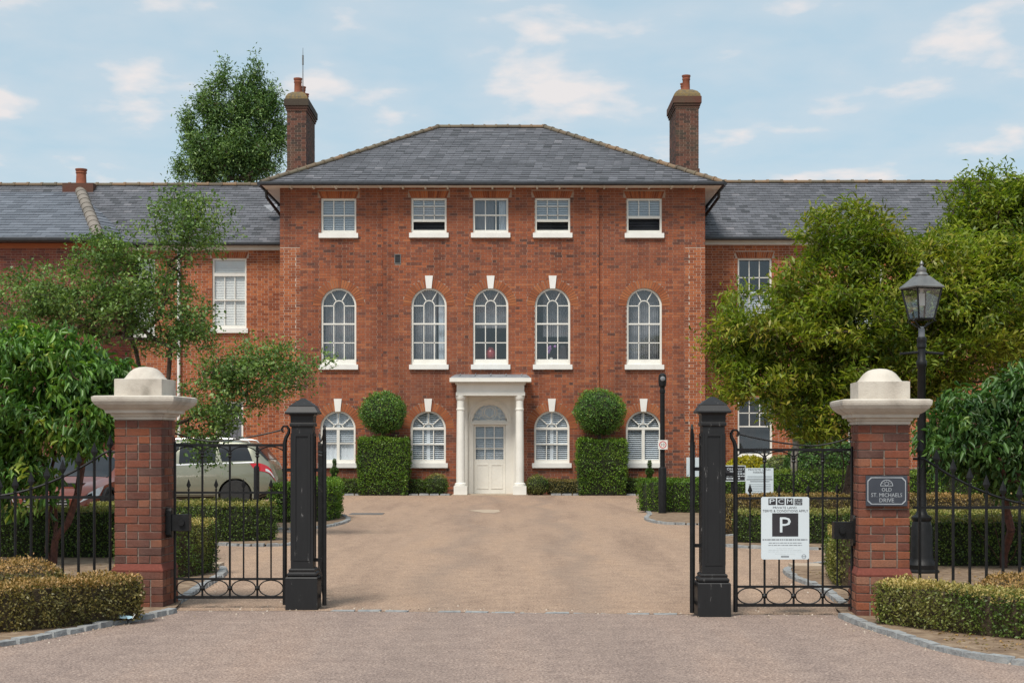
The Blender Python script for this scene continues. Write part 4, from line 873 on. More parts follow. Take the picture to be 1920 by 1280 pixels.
b.build('door_case', 'door', PORCH)
fan = MB(); fan.strip([(dc + fr_ * math.cos(a), fz + fr_ * math.sin(a)) for a in [math.pi * k / 18 for k in range(19)]], [(dc + (fr_ - .03) * math.cos(a), fz + (fr_ - .03) * math.sin(a)) for a in [math.pi * k / 18 for k in range(19)]], YC + 0.02, YC + 0.07, closed=False); fan.bar((dc - fr_, fz + .015), (dc + fr_, fz + .015), 0.03, YC + .02, YC + .07)
arc_bar(fan, dc, fz + 0.25, 0.15, 0, 360, 0.02, YC + .02, YC + .05, 24); arc_bar(fan, dc, fz + 0.25, 0.215, 0, 360, 0.016, YC + .02, YC + .05, 24)
for sgn in (-1, 1):
    arc_bar(fan, dc + sgn * 0.16, fz + .02, 0.16, 20 if sgn < 0 else 0, 180 if sgn < 0 else 160, 0.016, YC + .02, YC + .05); arc_bar(fan, dc + sgn * 0.40, fz + .02, 0.09, 0, 180, 0.016, YC + .02, YC + .05)
for g in (25, 50, 130, 155): fan.bar((dc + 0.24 * math.cos(R(g)), fz + .14 + 0.2 * math.sin(R(g))), (dc + fr_ * .97 * math.cos(R(g)), fz + fr_ * .97 * math.sin(R(g))), 0.014, YC + .02, YC + .05)
FAN = fan.build('fanlight', 'paint', PORCH)
pane(arc, YC + 0.06, FAN); curtain(FAN, dc, fz, fz + 0.5, 0.98, YC + 0.2, 'blind', 8, 0.006)
b = MB(); gx0, gx1, gz0, gz1 = wx(892), wx(944), wz(861), wz(800)
b.strip(rect(dl + .004, dr - .004, 0.025, dz - .004), rect(gx0, gx1, gz0, gz1), YC + 0.03, YC + 0.075)
DOOR = b.build('door', 'door', HOUSE)
b = MB()
for k in (1, 2):
    x = gx0 + (gx1 - gx0) * k / 3; b.bar((x, gz0), (x, gz1), 0.024, YC + .035, YC + .07); z = gz0 + (gz1 - gz0) * k / 3; b.bar((gx0, z), (gx1, z), 0.024, YC + .036, YC + .069)
b.build('glazing_bars', 'door', DOOR)
for i in range(3):
    for j in range(3): pane(rect(gx0 + (gx1 - gx0) * i / 3, gx0 + (gx1 - gx0) * (i + 1) / 3, gz0 + (gz1 - gz0) * j / 3, gz0 + (gz1 - gz0) * (j + 1) / 3), YC + 0.055, DOOR)
slats(dc, gz0, gz1, gx1 - gx0, YC + 0.11, 'blind', DOOR, tilt=0.75)
for x0, x1 in ((dl + 0.09, dc - 0.035), (dc + 0.035, dr - 0.09)):
    b = MB(); z0, z1 = 0.16, gz0 - 0.14; b.strip(rect(x0, x1, z0, z1), rect(x0 + .025, x1 - .025, z0 + .025, z1 - .025), YC + 0.018, YC + 0.032); b.build('door_panel', 'door', DOOR)
b = MB(); b.box(wx(850), wx(989), PORCH_Y - 0.3, YC, 0.0, 0.02); b.build('door_step', 'flag', PORCH)
# ================================================================== WINGS
YW = 45.4; WEY = YW - 0.3
def wing(label, x0, x1, ye, yr, specs, mat_b, fascia, name='brick_wing'):
    root = thing(name, label, 'building', ((x0 + x1) / 2, YW, 0))
    ez = PZ(ye, WEY); pitch = 0.62; D = WEY; wd = None
    k = (Y0 - yr) / FPX; dep = (k * WEY - (ez - EYE)) / (pitch - k); rz = ez + dep * pitch; ry = WEY + dep
    holes = []; bl = []
    for (px0, px1, yt, yb, i) in specs:
        a, c, t, bt = PX(px0, YW), PX(px1, YW), PZ(yt, YW), PZ(yb, YW); holes.append(rect(a, c, bt, t)); bl.append(rect_block(a - x0, c - x0, bt - 0.12, t)); bl.append(rect_block(a - x0 - .07, c - x0 + .07, t, t + 0.2))
        m = MB(); cc = (a + c) / 2; n = 16
        for q in range(n):
            f0 = q / n - .5; xa, xb = cc + (c - a) * f0, cc + (c - a) * (f0 + .88 / n); m.cur = random.random(); m.prism([(xa, t + .003), (xb, t + .003), (cc + (xb - cc) * 1.14, t + .195), (cc + (xa - cc) * 1.14, t + .195)], YW - .009, YW + .08)
        m.build('flat_arch', 'brick_wing', root)['kind'] = 'stuff'
    sheet('wall', [(x0, 0), (x1, 0), (x1, ez), (x0, ez)], holes, YW, 'mortar_light', root, 0.2)
    m = MB(); bricks(m, (x0, YW, 0), (1, 0, 0), (0, -1, 0), x1 - x0, 0, ez - .02, bl, seed=21, joint=0.012); m.build('brickwork', mat_b, root)['kind'] = 'stuff'
    for (px0, px1, yt, yb, i) in specs:
        a, c, t, bt = PX(px0, YW), PX(px1, YW), PZ(yt, YW), PZ(yb, YW)
        if i == 9:
            m = MB(); m.strip(rect(a, c, bt, t), rect(a + .06, c - .06, bt, t - .06), YW + .05, YW + .15); d_ = m.build('door', 'white', root)
            m = MB(); m.box(a + .06, c - .06, YW + .09, YW + .13, bt, t - .5); m.build('door_leaf', 'greydoor', d_); pane(rect(a + .06, c - .06, t - .48, t - .06), YW + .11, d_)
            m = MB(); m.bar((a + .06, t - .49), (c - .06, t - .49), .05, YW + .07, YW + .14); m.build('transom', 'white', d_)
            m = MB(); [m.bar((a + .06 + (c - a - .12) * q / 5, bt), (a + .06 + (c - a - .12) * q / 5, t - .52), .012, YW + .08, YW + .095) for q in range(1, 5)]; m.build('door_boards', 'dark', d_)
        else: window(root, (a + c) / 2, bt, c - a, t - bt, YW, 'wing', i, False)
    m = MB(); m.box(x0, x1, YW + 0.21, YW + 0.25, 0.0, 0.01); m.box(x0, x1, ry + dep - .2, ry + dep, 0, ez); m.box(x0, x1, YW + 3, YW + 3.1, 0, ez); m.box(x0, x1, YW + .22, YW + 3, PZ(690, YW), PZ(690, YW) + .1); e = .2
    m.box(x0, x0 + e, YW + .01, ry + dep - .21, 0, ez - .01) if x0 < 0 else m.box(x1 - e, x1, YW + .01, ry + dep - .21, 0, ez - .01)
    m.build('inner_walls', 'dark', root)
    m = MB(); m.add([(x0, WEY, ez), (x1, WEY, ez), (x1, ry, rz), (x0, ry, rz), (x0, ry + dep, ez), (x1, ry + dep, ez)], [(0, 1, 2, 3), (3, 2, 5, 4), (0, 3, 4), (1, 5, 2)]); rf = m.build('roof', 'slate', root)
    v = Vector((0, dep, rz - ez)); S = v.length; v.normalize(); m = MB()
    slate_plane(m, (x0, WEY, ez), (1, 0, 0), v, (0, -v.z, v.y), S, lambda s_: 0, lambda s_: x1 - x0, seed=int(abs(x0))); m.build('slates', 'slate', rf)['kind'] = 'stuff'
    ridge_line((x0, ry, rz + .02), (x1, ry, rz + .02), rf, step=0.46)
    gutter((x0, WEY - .04, ez - .02), (x1, WEY - .04, ez - .02), rf)
    m = MB(); m.box(x0, x1, YW - 0.12, YW - .012, ez - 0.18, ez - 0.045); m.build('fascia', 'paint', rf)
    return root, rf, ry, rz, ez
LW, lrf, LRY, LRZ, LEZ = wing('lower orange brick wing with slate roof behind the green parked car', -19.0, XL - .01, 456, 348, [(398, 462, 484, 616, 0), (228, 291, 484, 630, 0), (404, 456, 752, 905, 9)], 'brick_wing', True)
RW, rrf, RRY, RRZ, REZ = wing('lower orange brick wing with slate roof behind the yellow-green tree', XR + .01, 19.0, 446, 343, [(1383, 1447, 484, 620, 1), (1383, 1448, 744, 856, 2), (1590, 1655, 484, 620, 1), (1590, 1655, 744, 856, 2)], 'brick_wing', True)
for x in (XL - 0.06, XR + 0.06):
    root = LW if x < 0 else RW
    b = MB(); b.tube([(x, YW - 0.10, 0.05), (x, YW - 0.10, LEZ - .1)], 0.045, 8)
    for z in (1.5, 3.3, 5.1): b.lathe([(0.06, z), (0.06, z + .07)], 8, x, YW - 0.10)
    b.build('downpipe', 'gutter', root, smooth=True)
b = MB(); b.tube([(PX(335, YW - .1), YW - .1, .05), (PX(335, YW - .1), YW - .1, LEZ - .1)], 0.05, 8); b.build('downpipe', 'white', LW, smooth=True)
b = MB(); b.add([(PX(488, 46.0), 46.6, PZ(386, 46.6)), (PX(520, 46.0), 46.6, PZ(384, 46.6)), (PX(506, 46.0), 46.3, PZ(399, 46.3))], [(0, 1, 2)]); b.add([(PX(488, 46.0), 46.6, PZ(386, 46.6) + .02), (PX(506, 46.0), 46.3, PZ(399, 46.3) + .02), (PX(520, 46.0), 46.6, PZ(384, 46.6) + .02)], [(0, 1, 2)]); b.build('lead_flashing', 'lead', lrf)
# chimney stub on the wing ridge
xq = PX(154, LRY); b = MB(); b.box(xq - 0.5, xq + 0.5, LRY - 0.5, LRY + 0.4, LRZ - 0.7, LRZ + 0.0); st = b.build('chimney_stub', 'brick_chimney', LW); pot(st, xq, LRY - 0.1, LRZ, 0.52, 0.18)
# projecting block with canted corner
BYF = 44.2; bez = LEZ - 0.02; E0 = Vector((PX(186, 43.9), 43.9, bez)); E1 = Vector((-10.6, 46.6, bez)); EW = Vector((-19.2, 43.9, bez)); T0 = Vector((PX(150, 48.7), 48.7, PZ(357, 48.7))); TW = Vector((-19.2, 48.7, T0.z))
PB = thing('brick_block', 'dark red brick block with plain dark slate roof and canted corner behind the sparse tree', 'building', (-15, BYF, 0))
b = MB(); b.add([tuple(EW), tuple(E0), tuple(T0), tuple(TW)], [(0, 1, 2, 3)]); b.add([tuple(E0), tuple(E1), tuple(T0)], [(0, 1, 2)]); b.add([tuple(p - Vector((0, 0, .08))) for p in (EW, E0, E1, Vector((-19.2, 46.6, bez)))], [(3, 2, 1, 0)]); prf = b.build('roof', 'slate_new', PB)
v = (TW - EW); S = v.length; v.normalize(); nn = Vector((0, -v.z, v.y)); tl = (T0.x - E0.x)
b = MB(); slate_plane(b, EW, (1, 0, 0), v, nn, S, lambda s_: 0, lambda s_: (E0.x - EW.x) + tl * s_ / S, exp=0.27, wd=0.42, seed=31)
u2 = (E1 - E0).normalized(); L2 = (E1 - E0).length; n2 = u2.cross(T0 - E0).normalized(); n2 = n2 if n2.z > 0 else -n2; v2 = n2.cross(u2).normalized(); v2 = v2 if v2.z > 0 else -v2; S2 = (T0 - E0).dot(v2); tx = (T0 - E0).dot(u2)
slate_plane(b, E0, u2, v2, n2, S2, lambda s_: tx * s_ / S2, lambda s_: L2 + (tx - L2) * s_ / S2, exp=0.27, wd=0.42, seed=32); b.build('slates', 'slate_new', prf)['kind'] = 'stuff'
HT = tile_mesh('hip_tile', 'hip_tile', 0.36, 0.17); ridge_line(E0 + Vector((0, 0, .0)), T0 + Vector((0, 0, .02)), prf, HT, 0.5, 'hip_tile')
gutter(EW + Vector((0, -.04, -.03)), E0 + Vector((0.02, -.04, -.03)), prf, 0.075); gutter(E0 + Vector((0, -.04, -.03)), E1 + Vector((0, -.04, -.03)), prf, 0.075)
w0 = Vector((E0.x - .15, BYF, 0)); w1 = Vector((E1.x - .25, 46.6, 0)); uu = (w1 - w0).normalized(); nb = Vector((uu.y, -uu.x, 0))
b = MB(); b.box(-19.0, w0.x, BYF, BYF + .2, 0, bez - .1); b.add([tuple(w0 + Vector((0, 0.001, 0))), tuple(w1), tuple(w1 + Vector((0, 0, bez - .1))), tuple(w0 + Vector((0, 0.001, bez - .1)))], [(0, 1, 2, 3)]); b.build('wall', 'mortar', PB)
b = MB(); bricks(b, (-19, BYF, 0), (1, 0, 0), (0, -1, 0), 19 + w0.x, 0, bez - .25, seed=41); bricks(b, w0, uu, nb, (w1 - w0).length, 0, bez - .25, seed=42); b.build('brickwork', 'brick_block', PB)['kind'] = 'stuff'
b = MB(); b.box(-19, w0.x + .03, BYF - .05, BYF + .1, bez - .25, bez - .1); b.build('corbel_course', 'brick_wing', PB)
# ------------------------------------------------------------------ small things seen in the windows
cx, cz = wx(920), wz(676); b = MB(); b.lathe([(0.05, 0), (0.12, .05), (0.16, .16), (0.13, .3), (0.07, .36), (0.08, .4)], 16, cx, YC + 0.30, cz=cz); o = b.build('vase', 'redorn', smooth=True); tag(o, 'round red ornament on the sill of the arched window above the porch', 'ornament')
b = MB(); cx = wx(1054); cz = wz(679); b.prism([(cx - .11, cz), (cx + .15, cz), (cx + .13, cz + .16), (cx + .10, cz + .46), (cx + .04, cz + .52), (cx - .04, cz + .5), (cx - .09, cz + .16)], YC + 0.24, YC + 0.30); o = b.build('chair_back', 'ink'); tag(o, 'black chair back showing in a corner of an arched window', 'chair')
oc = thing('orchid', 'potted purple orchid standing in an arched window beside the black chair', 'potted plant', (wx(1034), YC + 0.27, wz(680)))
b = MB(); b.lathe([(0.04, 0), (0.055, .16), (0.05, .16)], 12, wx(1034), YC + .27, cz=wz(680)); b.build('flower_pot', 'white', oc, smooth=True)
b = MB(); b.tube([(wx(1034), YC + .27, wz(680) + .15), (wx(1033), YC + .27, wz(680) + .35), (wx(1030), YC + .25, wz(680) + .47)], 0.008, 5); b.build('stalk', 'trunk', oc)
b = MB()
for k in range(9):
    x, z = wx(1034) + random.uniform(-.13, .13), wz(680) + random.uniform(.3, .5); b.lathe([(.004, -.01), (.04, 0), (.004, .012)], 6, x, YC + .25 + random.uniform(-.02, .02), 'y', z)
b.build('flowers', 'purple', oc)
# ================================================================== GATE PIERS
bm = bmesh.new(); bmesh.ops.create_cube(bm, size=1.0, matrix=Matrix.Diagonal((0.215, 0.1025, 0.0655, 1))); bmesh.ops.bevel(bm, geom=list(bm.edges), offset=0.004, segments=1, affect='EDGES')
BRK = []
for k in range(4):
    me = bpy.data.meshes.new('brick'); bm.to_mesh(me)
    for v in me.vertices: v.co += Vector((random.uniform(-.002, .002), random.uniform(-.002, .002), random.uniform(-.0015, .0015)))
    me.materials.append(M['brick_pier']); BRK.append(me)
bm.free()
def pier(label, cx, cy, rz, zs, zc, sh):
    root = thing('gate_pier', label, 'gate pier', (cx, cy, 0), 'brick piers of the entrance gate', rz)
    b = MB(); b.box(-.211, .211, -.211, .211, 0.02, zc); b.box(-.232, .232, -.232, .232, 0.0, zs - .03); b.build('mortar_core', 'mortar_pier', root, False)
    def course(z, s_, rot):
        for (x, y, r) in ((-.1125, -.1685, 0), (.1125, -.1685, 0), (-.1125, .1685, 0), (.1125, .1685, 0), (-.1685, 0, 1), (.1685, 0, 1)):
            if rot: x, y, r = -y, x, 1 - r
            if random.random() < .3:      # a stretcher replaced by two snapped headers
                for q in (-.0563, .0563): inst('brick', random.choice(BRK), root, ((x + (0 if r else q)) * s_, (y + (q if r else 0)) * s_, z), math.pi / 2 if r else 0, (.477 * s_, s_, 1))
                continue
            inst('brick', random.choice(BRK), root, (x * s_ + random.uniform(-.001, .001), y * s_ + random.uniform(-.0015, .0015), z), (math.pi / 2 if r else 0) + random.choice((0, math.pi)), (s_, s_, 1))
    n = round((zs - .05) / 0.0755)
    for k in range(n): course((k + .5) * (zs - .05) / n, 1.09, k % 2)
    b = MB(); b.sq_lathe([(.238, zs - .05), (.240, zs - .035), (.218, zs + .022), (.2, zs + .022)]); b.build('splayed_course', 'brick_block', root, False)
    n = round((zc - zs - .02) / 0.0755)
    for k in range(n): course(zs + .024 + (k + .5) * (zc - zs - .03) / n, 1.0, (k + 1) % 2)
    b = MB(); h = zc; b.sq_lathe([(.20, h - .004), (.226, h), (.226, h + .025), (.243, h + .03), (.248, h + .05), (.285, h + .058), (.29, h + .085), (.30, h + .09), (.325, h + .105), (.36, h + .135), (.378, h + .165), (.382, h + .185), (.382, h + .205), (.36, h + .215), (.2, h + .222)]); cp = b.build('cap', 'stone', root, False)
    b = MB(); b.sq_lathe([(.222, h + .216), (.222, h + .216 + sh), (.2, h + .22 + sh)]); n = 24
    prof = [(.205, h + .215 + sh), (.185, h + .235 + sh), (.165, h + .262 + sh), (.14, h + .292 + sh), (.105, h + .318 + sh), (.06, h + .333 + sh), (.01, h + .338 + sh)]
    b.lathe(prof, 28); b.build('finial', 'stone', cp, False, smooth=True)
    return root
PLX = (PX(217, 13.7) + PX(306.5, 13.7)) / 2; PRX = (PX(1613, 13.0) + PX(1709, 13.0)) / 2
PL = pier('brick gate pier with stone cap and no nameplate', PLX, 13.7 + .22, R(-4), 0.40, PZ(786, 13.7), 0.155); PR = pier('brick gate pier with stone cap carrying the slate nameplate', PRX, 13.0 + .22, R(-4), 0.42, PZ(795, 13.0), 0.155)
# nameplate
pq = thing('nameplate', 'dark slate nameplate reading OLD ST. MICHAELS DRIVE on the brick pier', 'sign', (PX(1662.5, 12.97), 12.985, PZ(948, 12.97)), rz=R(-4)); w2, h2 = 0.355, 0.262
b = MB(); b.box(-w2 / 2, w2 / 2, -0.02, 0.0, 0, h2); b.build('plate', 'plaque', pq, False)
ch_ = 0.03; e = 0.013
def oct_(m): a, c0, c1 = w2 / 2 - m, m, h2 - m; return [(-a + ch_, c0), (a - ch_, c0), (a, c0 + ch_), (a, c1 - ch_), (a - ch_, c1), (-a + ch_, c1), (-a, c1 - ch_), (-a, c0 + ch_)]
b = MB(); b.strip(oct_(e), oct_(e + .007), -0.0225, -0.020); arc_bar(b, 0, h2 - .088, .052, 0, 180, .006, -.0225, -.02); arc_bar(b, 0, h2 - .07, .016, 0, 360, .004, -.0225, -.02); b.bar((-.055, h2 - .088), (.055, h2 - .088), .005, -.0225, -.02)
for g in (30, 60, 90, 120, 150): b.bar((.022 * math.cos(R(g)), h2 - .082 + .022 * math.sin(R(g))), (.05 * math.cos(R(g)), h2 - .088 + .05 * math.sin(R(g))), .003, -.0225, -.02)
b.build('engraved_border', 'plaqueline', pq, False)
for s_, z, w3, hh in (('OLD', .142, .085, .032), ('ST. MICHAELS', .095, .265, .034), ('DRIVE', .05, .125, .034)): text(s_, 0, z, -.0222, w3, hh, 'plaqueline', pq, loc=(0, 0, 0))
# ================================================================== IRONWORK
def spear(b, x, y, z0, zt, r=.008, head=.10, hw=.021):
    b.tube([(x, y, z0), (x, y, zt - head * .95)], r, 6)
    vs = [(x, y, zt), (x - hw, y, zt - head * .62), (x, y - .011, zt - head * .62), (x + hw, y, zt - head * .62), (x, y + .011, zt - head * .62), (x, y, zt - head)]
    b.add(vs, [(0, 1, 2), (0, 2, 3), (0, 3, 4), (0, 4, 1), (5, 2, 1), (5, 3, 2), (5, 4, 3), (5, 1, 4)]); b.tube([(x, y, zt - head * 1.08), (x, y, zt - head * .98)], r * 1.5, 6)
def gate(label, x, y, rz, W, nb, flip, zb=.10, zr=.27, zm=1.07, zt=1.51, group=None, h_stile=1.62):
    """wrought-iron leaf; local x from the tall scrolled stile (0) to the plain stile (W)"""
    root = thing('gate_leaf', label, 'gate', (x, y, 0), group, rz); f = -1 if flip else 1
    def bl(name, fn, smooth=True):
        b = MB(); fn(b); return b.build(name, 'iron', root, False, smooth=smooth)
    bl('stile', lambda b: (b.tube([(0, 0, .03), (0, 0, h_stile - .12), (0 * f, 0, h_stile - .09), (-.012 * f, 0, h_stile - .04), (-.035 * f, 0, h_stile), (-.04 * f, 0, h_stile + .035), (-.02 * f, 0, h_stile + .065), (.012 * f, 0, h_stile + .065), (.03 * f, 0, h_stile + .04), (.022 * f, 0, h_stile + .015), (.004 * f, 0, h_stile + .015)], [.021, .021, .02, .018, .016, .014, .012, .011, .010, .009, .008], 8)))
    bl('stile', lambda b: b.tube([(W * f, 0, .05), (W * f, 0, zt + .03)], .013, 6))
    for z, r in ((zb, .013), (zr, .010), (zm, .010), (zt, .012)): bl('rail', lambda b: b.box(min(0, W * f), max(0, W * f), -.008, .008, z - r, z + r), False)
    s_ = W / nb
    for k in range(nb):
        xc = (k + .5) * s_ * f; bl('spear_bar', lambda b: spear(b, xc, 0, zr, zm + .13))
        bl('ring', lambda b: b.tube([(xc + (s_ / 2 - .016) * math.cos(t), 0, (zb + zr) / 2 + (zr - zb - .022) / 2 * math.sin(t)) for t in [2 * math.pi * q / 28 for q in range(29)]], .0065, 6))
        bl('arc', lambda b: b.tube([(xc + s_ / 2 * math.cos(t), 0, zt - .09 + .075 * math.sin(t)) for t in [math.pi * q / 12 for q in range(13)]], .006, 5))
        if k: bl('bar', lambda b: (b.tube([(k * s_ * f, 0, zb), (k * s_ * f, 0, zt)], .0105, 6), b.lathe([(.006, zt - .12), (.022, zt - .105), (.012, zt - .09), (.022, zt - .075), (.006, zt - .06)], 8, k * s_ * f, 0), b.lathe([(.006, (zb + zr) / 2 - .03), (.024, (zb + zr) / 2), (.006, (zb + zr) / 2 + .03)], 8, k * s_ * f, 0)))
    def sweep(b):
        pts = []
        for q in range(25):
            t = q / 24; z = zt + .02 + .125 * (1 - t) ** 2.2 + .09 * max(0, (t - .62) / .38) ** 1.5; pts.append(((.01 + t * (W - .01)) * f, 0, z))
        b.tube(pts, .008, 6)
    bl('scroll_rail', sweep)
    return root
def lock_box(label, cx, cy, z, sx):
    root = thing('lock_box', label, 'lock', (cx, cy, z), 'lock boxes on the gate piers')
    b = MB(); b.taper(.05, .14, -.11, .05, .14, .11); b.taper(.05, .12, .11, .05, .09, .135); b.taper(.05, .09, -.135, .05, .12, -.11); b.build('backplate', 'iron', root, False)
    b = MB(); b.box(min(.025 * sx, .19 * sx), max(.025 * sx, .19 * sx), -.05, .05, -.075, .075); b.build('lock_case', 'iron', root, False)
    b = MB(); b.lathe([(.028, -.075), (.03, -.06), (.02, -.05)], 12, .12 * sx, 0, 'y'); b.build('knob', 'iron', root, False, smooth=True)
DL, DR_ = 13.69, 13.15
def gpost(label, x, y, rz=0, H=PZ(746, 13.7)):
    root = thing('gate_post', label, 'gate post', (x, y, 0), 'cast iron posts of the entrance gate', rz); k = H / 1.945
    def p(name, prof): b = MB(); b.sq_lathe([(a, z * k) for a, z in prof]); return b.build(name, 'post', root, False)
    p('base', [(.146, 0), (.146, .292), (.14, .30), (.1, .30)]); p('base_moulding', [(.125, .301), (.135, .315), (.135, .33), (.118, .345), (.122, .365), (.108, .378), (.09, .38)])
    sh = p('shaft', [(.103, .381), (.098, 1.68), (.09, 1.68)])
    for sx, sy in ((0, -1), (1, 0), (-1, 0)):
        b = MB()
        for a0, a1, z0, z1 in ((-.078, -.056, .45, 1.62), (.056, .078, .45, 1.62), (-.0555, .0555, .45, .475), (-.0555, .0555, 1.595, 1.62)):
            if sy: b.box(a0, a1, -.1085, -.09, z0 * k, z1 * k)
            else: b.box(sx * .09 if sx > 0 else -.1085, .1085 if sx > 0 else -.09, a0, a1, z0 * k, z1 * k)
        b.build('panel_frame', 'post', sh, False)
    p('neck', [(.105, 1.681), (.112, 1.69), (.112, 1.71), (.104, 1.72), (.106, 1.78), (.118, 1.795), (.09, 1.796)])
    p('cap', [(.145, 1.797), (.150, 1.803), (.150, 1.815), (.115, 1.868), (.117, 1.873), (.075, 1.905), (.02, 1.943), (.003, 1.945)])
    return root
xpl = (PX(535.5, DL) + PX(594, DL)) / 2; xpr = (PX(1308.5, DR_) + PX(1370.7, DR_)) / 2
gpost('black cast iron gate post beside the side gate without a sign', xpl, DL + .146); gpost('black cast iron gate post beside the side gate with the parking sign', xpr, DR_ + .146)
gl = gate('black iron side gate standing before the sage green car', PX(534, 13.86), 13.86, 0, PX(534, 13.86) - PX(328, 13.86), 4, True, group=None)
gr = gate('black iron side gate with the parking sign hung on it', PX(1379, 13.28), 13.28, 0, PX(1597, 13.28) - PX(1379, 13.28), 4, False, zb=.09, zr=.255, zm=1.04, zt=1.47, h_stile=1.58)
gate('open black iron main gate leaf folded back by the post without a sign', -1.735, DL + .12, R(99), 1.66, 6, False, group='open main gate leaves'); gate('open black iron main gate leaf folded back by the post beside the parking sign', PX(1298, DR_ + .05), DR_ + .07, R(82.5), 1.6, 6, True if False else False, group='open main gate leaves')
PN, PSg = 'the post without a sign', 'the post beside the parking sign'
for x0, x1, y, z, lb in ((xpl + .1, -1.735, DL + .13, 1.28, 'upper iron hinge of the open leaf on ' + PN), (xpl + .1, -1.735, DL + .13, .45, 'lower iron hinge of the open leaf on ' + PN), (PX(1298, DR_), xpr - .1, DR_ + .13, 1.30, 'upper iron hinge of the open leaf on ' + PSg), (PX(1298, DR_), xpr - .1, DR_ + .13, .62, 'lower iron hinge of the open leaf on ' + PSg), (xpl - .2, xpl - .1, 13.86, 1.28, 'iron strap tying the side gate before the green car to its post'), (xpr + .1, xpr + .2, 13.28, 1.25, 'iron strap tying the side gate with the parking sign to its post')):
    b = MB(); b.box(x0, x1, y - .012, y + .012, z - .016, z + .016); o = b.build('hinge', 'iron'); tag(o, lb, 'hinge', 'gate hinges')
lock_box('black iron lock box on the brick pier without nameplate', PX(318, 13.85), 13.86, PZ(979, 13.85), 1); lock_box('black iron lock box on the brick pier with nameplate', PX(1604, 13.2), 13.24, PZ(994, 13.2), -1)
def railing(label, xp, y, sgn, zlow, zup, ztop0, slope, n, sp=.147):
    root = thing('railing', label, 'railing', (xp, y, 0), 'spear-topped railings beside the piers'); off = .06
    def zs(x):
        d = abs(x - xp); t = min(max((d - .10) / 1.15, 0), 1); return zup + (zlow - zup) * (1 - (1 - t) ** 1.9)
    for k in range(n):
        x = xp + sgn * (off + k * sp); zt = max(zs(x) + .17, zlow + .19) if k else zup + .17; b = MB(); spear(b, x, y, .06, zt, .0135, .15, .034); b.build('bar', 'iron', root, smooth=False)
    L = off + n * sp
    for z in (zlow, .14):
        b = MB(); b.box(min(xp, xp + sgn * L), max(xp, xp + sgn * L), y - .008, y + .008, z - .013, z + .013); b.build('rail', 'iron', root)
    b = MB(); b.tube([(xp + sgn * d, y, zs(xp + sgn * d) + .005) for d in np.linspace(0, 1.35, 30)], .012, 6); b.build('swept_rail', 'iron', root, smooth=True)
railing('black spear-topped railing before the glossy laurel tree and the red car', PX(217, 13.85), 13.88, -1, PZ(932, 13.85), PZ(848, 13.85), 0, 0, 14); railing('black spear-topped railing in front of the lamp post', PX(1712, 13.2), 13.2, 1, PZ(951, 13.2), PZ(861, 13.2), 0, 0, 13)
# ================================================================== SIGNS
D = 13.22
def sx(px): return PX(px, D)
def sz(py): return PZ(py, D)
PS = thing('parking_sign', 'pale grey private land parking sign with large P hung on the side gate', 'sign', (sx(1472), D, sz(1048)))
b = MB(); x0, x1, z0, z1, c = sx(1427), sx(1517), sz(1048), sz(931), .012
b.prism([(x0 + c, z0), (x1 - c, z0), (x1, z0 + c), (x1, z1 - c), (x1 - c, z1), (x0 + c, z1), (x0, z1 - c), (x0, z0 + c)], D - .006, D); b.build('board', 'sign', PS)
yt = D - .0072
def ink(px0, px1, py0, py1, mat='ink', y=None, nm='print_block'):
    b = MB(); y_ = yt if y is None else y; b.add([(sx(px0), y_, sz(py1)), (sx(px1), y_, sz(py1)), (sx(px1), y_, sz(py0)), (sx(px0), y_, sz(py0))], [(0, 1, 2, 3)]); return b.build(nm, mat, PS)
def stext(s_, px0, px1, py0, py1, mat='ink', y=None): text(s_, (sx(px0) + sx(px1)) / 2, (sz(py0) + sz(py1)) / 2, y if y is not None else yt, sx(px1) - sx(px0), sz(py0) - sz(py1), mat, PS)
for k, ch in enumerate('PCM'):
    a = 1440.5 + k * 16.4; ink(a, a + 14, 933.5, 946); stext(ch, a + 2.2, a + 11.8, 935, 943.4, 'sign', yt - .001)
ink(1489.5, 1504, 934.5, 940); stext('(UK)', 1491, 1502.5, 935.6, 939.2, 'sign', yt - .001); ink(1489.5, 1504, 940.8, 946.2); stext('LTD', 1491.5, 1502, 941.8, 945.2, 'sign', yt - .001)
stext('PRIVATE LAND', 1449, 1493.5, 949, 953); stext('TERMS & CONDITIONS APPLY', 1429.5, 1515, 955, 959.3)
ink(1447.5, 1496.5, 961.5, 1005); stext('P', 1462, 1482.5, 969, 997.5, 'sign', yt - .001)
for (a0, a1, y0_, y1_, m_) in ((1429.5, 1514, 1009.3, 1012.5, 'inkgrey'), (1441, 1503, 1016, 1018, 'inkgrey'), (1440.5, 1503.5, 1020.3, 1022.3, 'inkgrey'), (1456, 1487, 1027, 1028, 'inkgrey'), (1441, 1503, 1030, 1031, 'inkgrey'), (1439.5, 1504.5, 1033, 1034, 'inkgrey'), (1453, 1491, 1037, 1038, 'inkgrey')):
    rd = random.Random(int(a0 * 7)); x_ = a0
    while x_ < a1:
        wl = min(rd.uniform(2, 8), a1 - x_); ink(x_, x_ + wl, y0_ + .5, y1_ - .3, m_, nm='small_print'); x_ += wl + 1.1
ink(1464, 1479, 1041, 1044, 'inkgrey'); b = MB(); arc_bar(b, sx(1507), sz(1042.5), .018, 0, 360, .004, yt, yt + .001, 24); b.bar((sx(1503), sz(1042.5)), (sx(1511), sz(1042.5)), .006, yt, yt + .001); b.build('roundel', 'inkgrey', PS)
